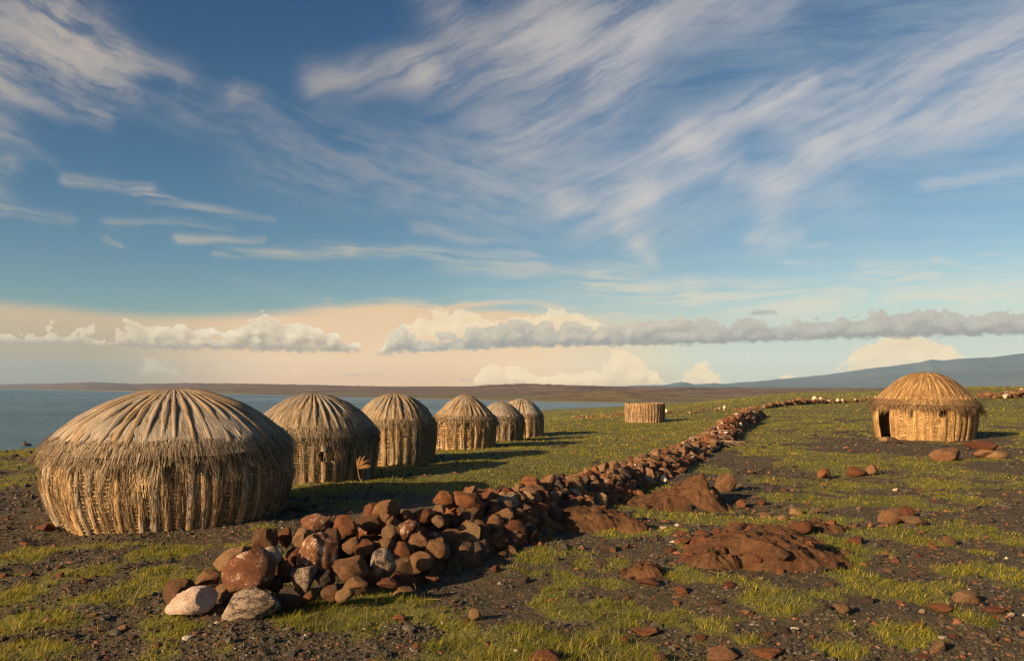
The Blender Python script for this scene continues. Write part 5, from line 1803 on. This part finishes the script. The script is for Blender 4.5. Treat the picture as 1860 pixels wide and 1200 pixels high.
# ------------------------------------------------------------------ grass and gravel
def build_grass():
    rng = np.random.default_rng(3)
    m, b = new_mat('grass', 0.7, 0.2)
    t = attr('tone')
    col = cmix(sstep(t, 0.0, 0.45), (0.085, 0.108, 0.011), (0.255, 0.240, 0.021))
    col = cmix(sstep(t, 0.45, 0.78), col, (0.43, 0.355, 0.045))
    col = cmix(sstep(t, 0.82, 1.0), col, (0.50, 0.36, 0.16))
    plug(b.inputs['Base Color'], col)
    tr = E.tree.nodes.new('ShaderNodeBsdfTranslucent')
    plug(tr.inputs[0], col)
    mx = E.tree.nodes.new('ShaderNodeMixShader')
    mx.inputs[0].default_value = 0.35
    E.tree.links.new(b.outputs[0], mx.inputs[1])
    E.tree.links.new(tr.outputs[0], mx.inputs[2])
    E.tree.links.new(mx.outputs[0], E.tree.nodes['Material Output'].inputs[0])
    parts = []
    # y range, candidate roots, height, width, segments
    for (y0, y1, n, h0, h1, w, segs) in ((3.6, 6.2, 95000, .025, .082, .0038, 3), (6.2, 9.5, 150000, .022, .064, .0048, 2), (9.5, 15, 160000, .020, .05, .0075, 2),
                                         (15, 26, 170000, .022, .05, .013, 1), (26, 50, 140000, .03, .06, .028, 1), (50, 110, 90000, .04, .08, .07, 1), (110, 230, 50000, .06, .12, .18, 1)):
        y = np.sqrt(rng.uniform(y0 ** 2, y1 ** 2, n))
        x = rng.uniform(-.74, .74, n) * y
        # tufts: roots gather round centres
        g = grass_amount(x, y)
        cl = vnoise(x * 9.0, y * 9.0, 71) if y1 < 16 else vnoise(x * 3.0, y * 3.0, 71)
        p = g ** 1.5 * (0.30 + 1.0 * ss(cl, .35, .7)) + 0.012 * (y < 20)
        k = rng.random(n) < p
        x, y, g, cl = x[k], y[k], g[k], cl[k]
        n = len(x)
        z = ground_z(x, y)
        a = rng.uniform(0, 2 * np.pi, n)
        lean = np.abs(rng.normal(.70, .45, n))
        D = np.stack([np.cos(a) * lean + .10, np.sin(a) * lean, np.ones(n)], 1)
        ln = rng.uniform(h0, h1, n) * (0.45 + 0.75 * g * (0.5 + cl))
        tone = np.clip(rng.beta(2.2, 2.4, n) * .82 + (fbm(x * .8, y * .8, 77, 3) - .5) * .55, 0, .80)
        dry = rng.random(n) < (.05 + .14 * ss(fbm(x * 1.3, y * 1.3, 79, 3), .5, .7))
        tone[dry] = rng.uniform(.80, 1.0, dry.sum())
        ln[dry] *= rng.uniform(.9, 1.5, dry.sum())
        W = np.stack([-np.sin(a) + rng.normal(0, .4, n), np.cos(a) + rng.normal(0, .4, n), np.zeros(n)], 1)
        droop = np.stack([np.cos(a), np.sin(a), -np.ones(n) * .8], 1) * (ln * rng.uniform(.05, .45, n))[:, None]
        parts.append(ribbons(np.stack([x, y, z - .006], 1), D, W, ln, w * rng.uniform(.7, 1.4, n), tone, droop, segs, .15))
    v, f, t = join(parts)
    me = mesh_np('grass', v, f, m, False, cols={'tone': t})
    tag(link('grass', me), 'short yellow green grass in tufts and patches on the gravel', None, None, 'stuff')
    # long dry runners that trail over the foreground
    n = 420
    y = rng.uniform(4.0, 10, n); x = rng.uniform(-.66, .66, n) * y
    k = rng.random(n) < .15 + grass_amount(x, y)
    x, y = x[k], y[k]; n = len(x)
    a = rng.uniform(0, 2 * np.pi, n)
    D = np.stack([np.cos(a), np.sin(a), rng.uniform(.05, .5, n)], 1)
    ln = rng.uniform(.10, .30, n)
    W = np.stack([-np.sin(a), np.cos(a), np.zeros(n)], 1) + rng.normal(0, .3, (n, 3))
    dr = np.stack([rng.normal(0, .04, n), rng.normal(0, .04, n), -ln * rng.uniform(.0, .3, n)], 1)
    v, f, t = ribbons(np.stack([x, y, ground_z(x, y) + .008], 1), D, W, ln, rng.uniform(.002, .0045, n), rng.uniform(.72, 1, n), dr, 4, .4)
    tag(link('dry_grass', mesh_np('dry_grass', v, f, m, False, cols={'tone': t})), 'long dry grass runners trailing over the gravel', None, None, 'stuff')


def build_gravel():
    rng = np.random.default_rng(8)
    m, b = new_mat('gravel', .85, .3)
    t = E.tree.nodes.new('ShaderNodeVertexColor'); t.layer_name = 'tint'
    n2 = noise(geopos(), 90.0, 3, .7, dim='3D')
    plug(b.inputs['Base Color'], vscale_col(E(t.outputs[0]), n2 + .5))
    plug(b.inputs['Normal'], bump(n2, .004, .8))
    V, Fa, C, off = [], [], [], 0
    base = []
    for i in range(8):
        v, f = ICO[1]
        r = np.random.default_rng(700 + i)
        base.append(v * r.uniform(.65, 1.2, (len(v), 1)))
    oct_v = np.array([(1, 0, 0), (-1, 0, 0), (0, 1, 0), (0, -1, 0), (0, 0, 1), (0, 0, -.6)], float)
    oct_f = np.array([(0, 2, 4), (2, 1, 4), (1, 3, 4), (3, 0, 4), (2, 0, 5), (1, 2, 5), (3, 1, 5), (0, 3, 5)])
    for (y0, y1, n, k0, ic) in ((3.6, 6.0, 9500, .0105, True), (6.0, 10, 17000, .014, False), (10, 18, 20000, .022, False), (18, 34, 12000, .035, False)):
        y = np.sqrt(rng.uniform(y0 ** 2, y1 ** 2, n)); x = rng.uniform(-.7, .7, n) * y
        g = grass_amount(x, y)
        keep = rng.random(n) < (1 - .75 * g) * (.25 + .9 * ss(fbm(x * .9, y * .9, 91, 3), .38, .6))
        x, y = x[keep], y[keep]; n = len(x)
        z = ground_z(x, y)
        s = k0 * rng.lognormal(0, .45, n)
        ang_ = rng.uniform(0, 6.28, n)
        q = rng.random(n)
        c = np.where((q < .84)[:, None], np.array([.046, .040, .028]) * rng.uniform(.5, 1.8, (n, 1)), np.where((q < .994)[:, None], np.array([.145, .062, .030]) * rng.uniform(.55, 1.4, (n, 1)), np.array([.34, .29, .23]) * rng.uniform(.5, 1.4, (n, 1))))
        for j in range(8):
            idx = np.arange(j, n, 8)
            v, f = (base[j], ICO[1][1]) if ic else (oct_v * np.random.default_rng(j).uniform(.7, 1.25, (6, 1)), oct_f)
            ca, sa = np.cos(ang_[idx])[:, None], np.sin(ang_[idx])[:, None]
            sx, sy, sz = (s[idx] * rng.uniform(.8, 1.5, len(idx)))[:, None], (s[idx] * rng.uniform(.7, 1.1, len(idx)))[:, None], (s[idx] * rng.uniform(.4, .8, len(idx)))[:, None]
            X, Y, Z = v[None, :, 0] * sx, v[None, :, 1] * sy, v[None, :, 2] * sz
            P = np.stack([x[idx][:, None] + X * ca - Y * sa, y[idx][:, None] + X * sa + Y * ca, z[idx][:, None] + Z + sz * .3], -1)
            V.append(P.reshape(-1, 3))
            Fa.append((f[None] + (np.arange(len(idx)) * len(v))[:, None, None]).reshape(-1, 3) + off)
            off += P.shape[0] * P.shape[1]
            C.append(np.repeat(c[idx], len(v), axis=0))
    me = mesh_np('gravel', np.concatenate(V), np.concatenate(Fa), m, False, cols={'tint': np.concatenate(C)})
    tag(link('gravel', me), 'dark volcanic gravel with red and a few white pebbles', None, None, 'stuff')


build_grass()
build_gravel()
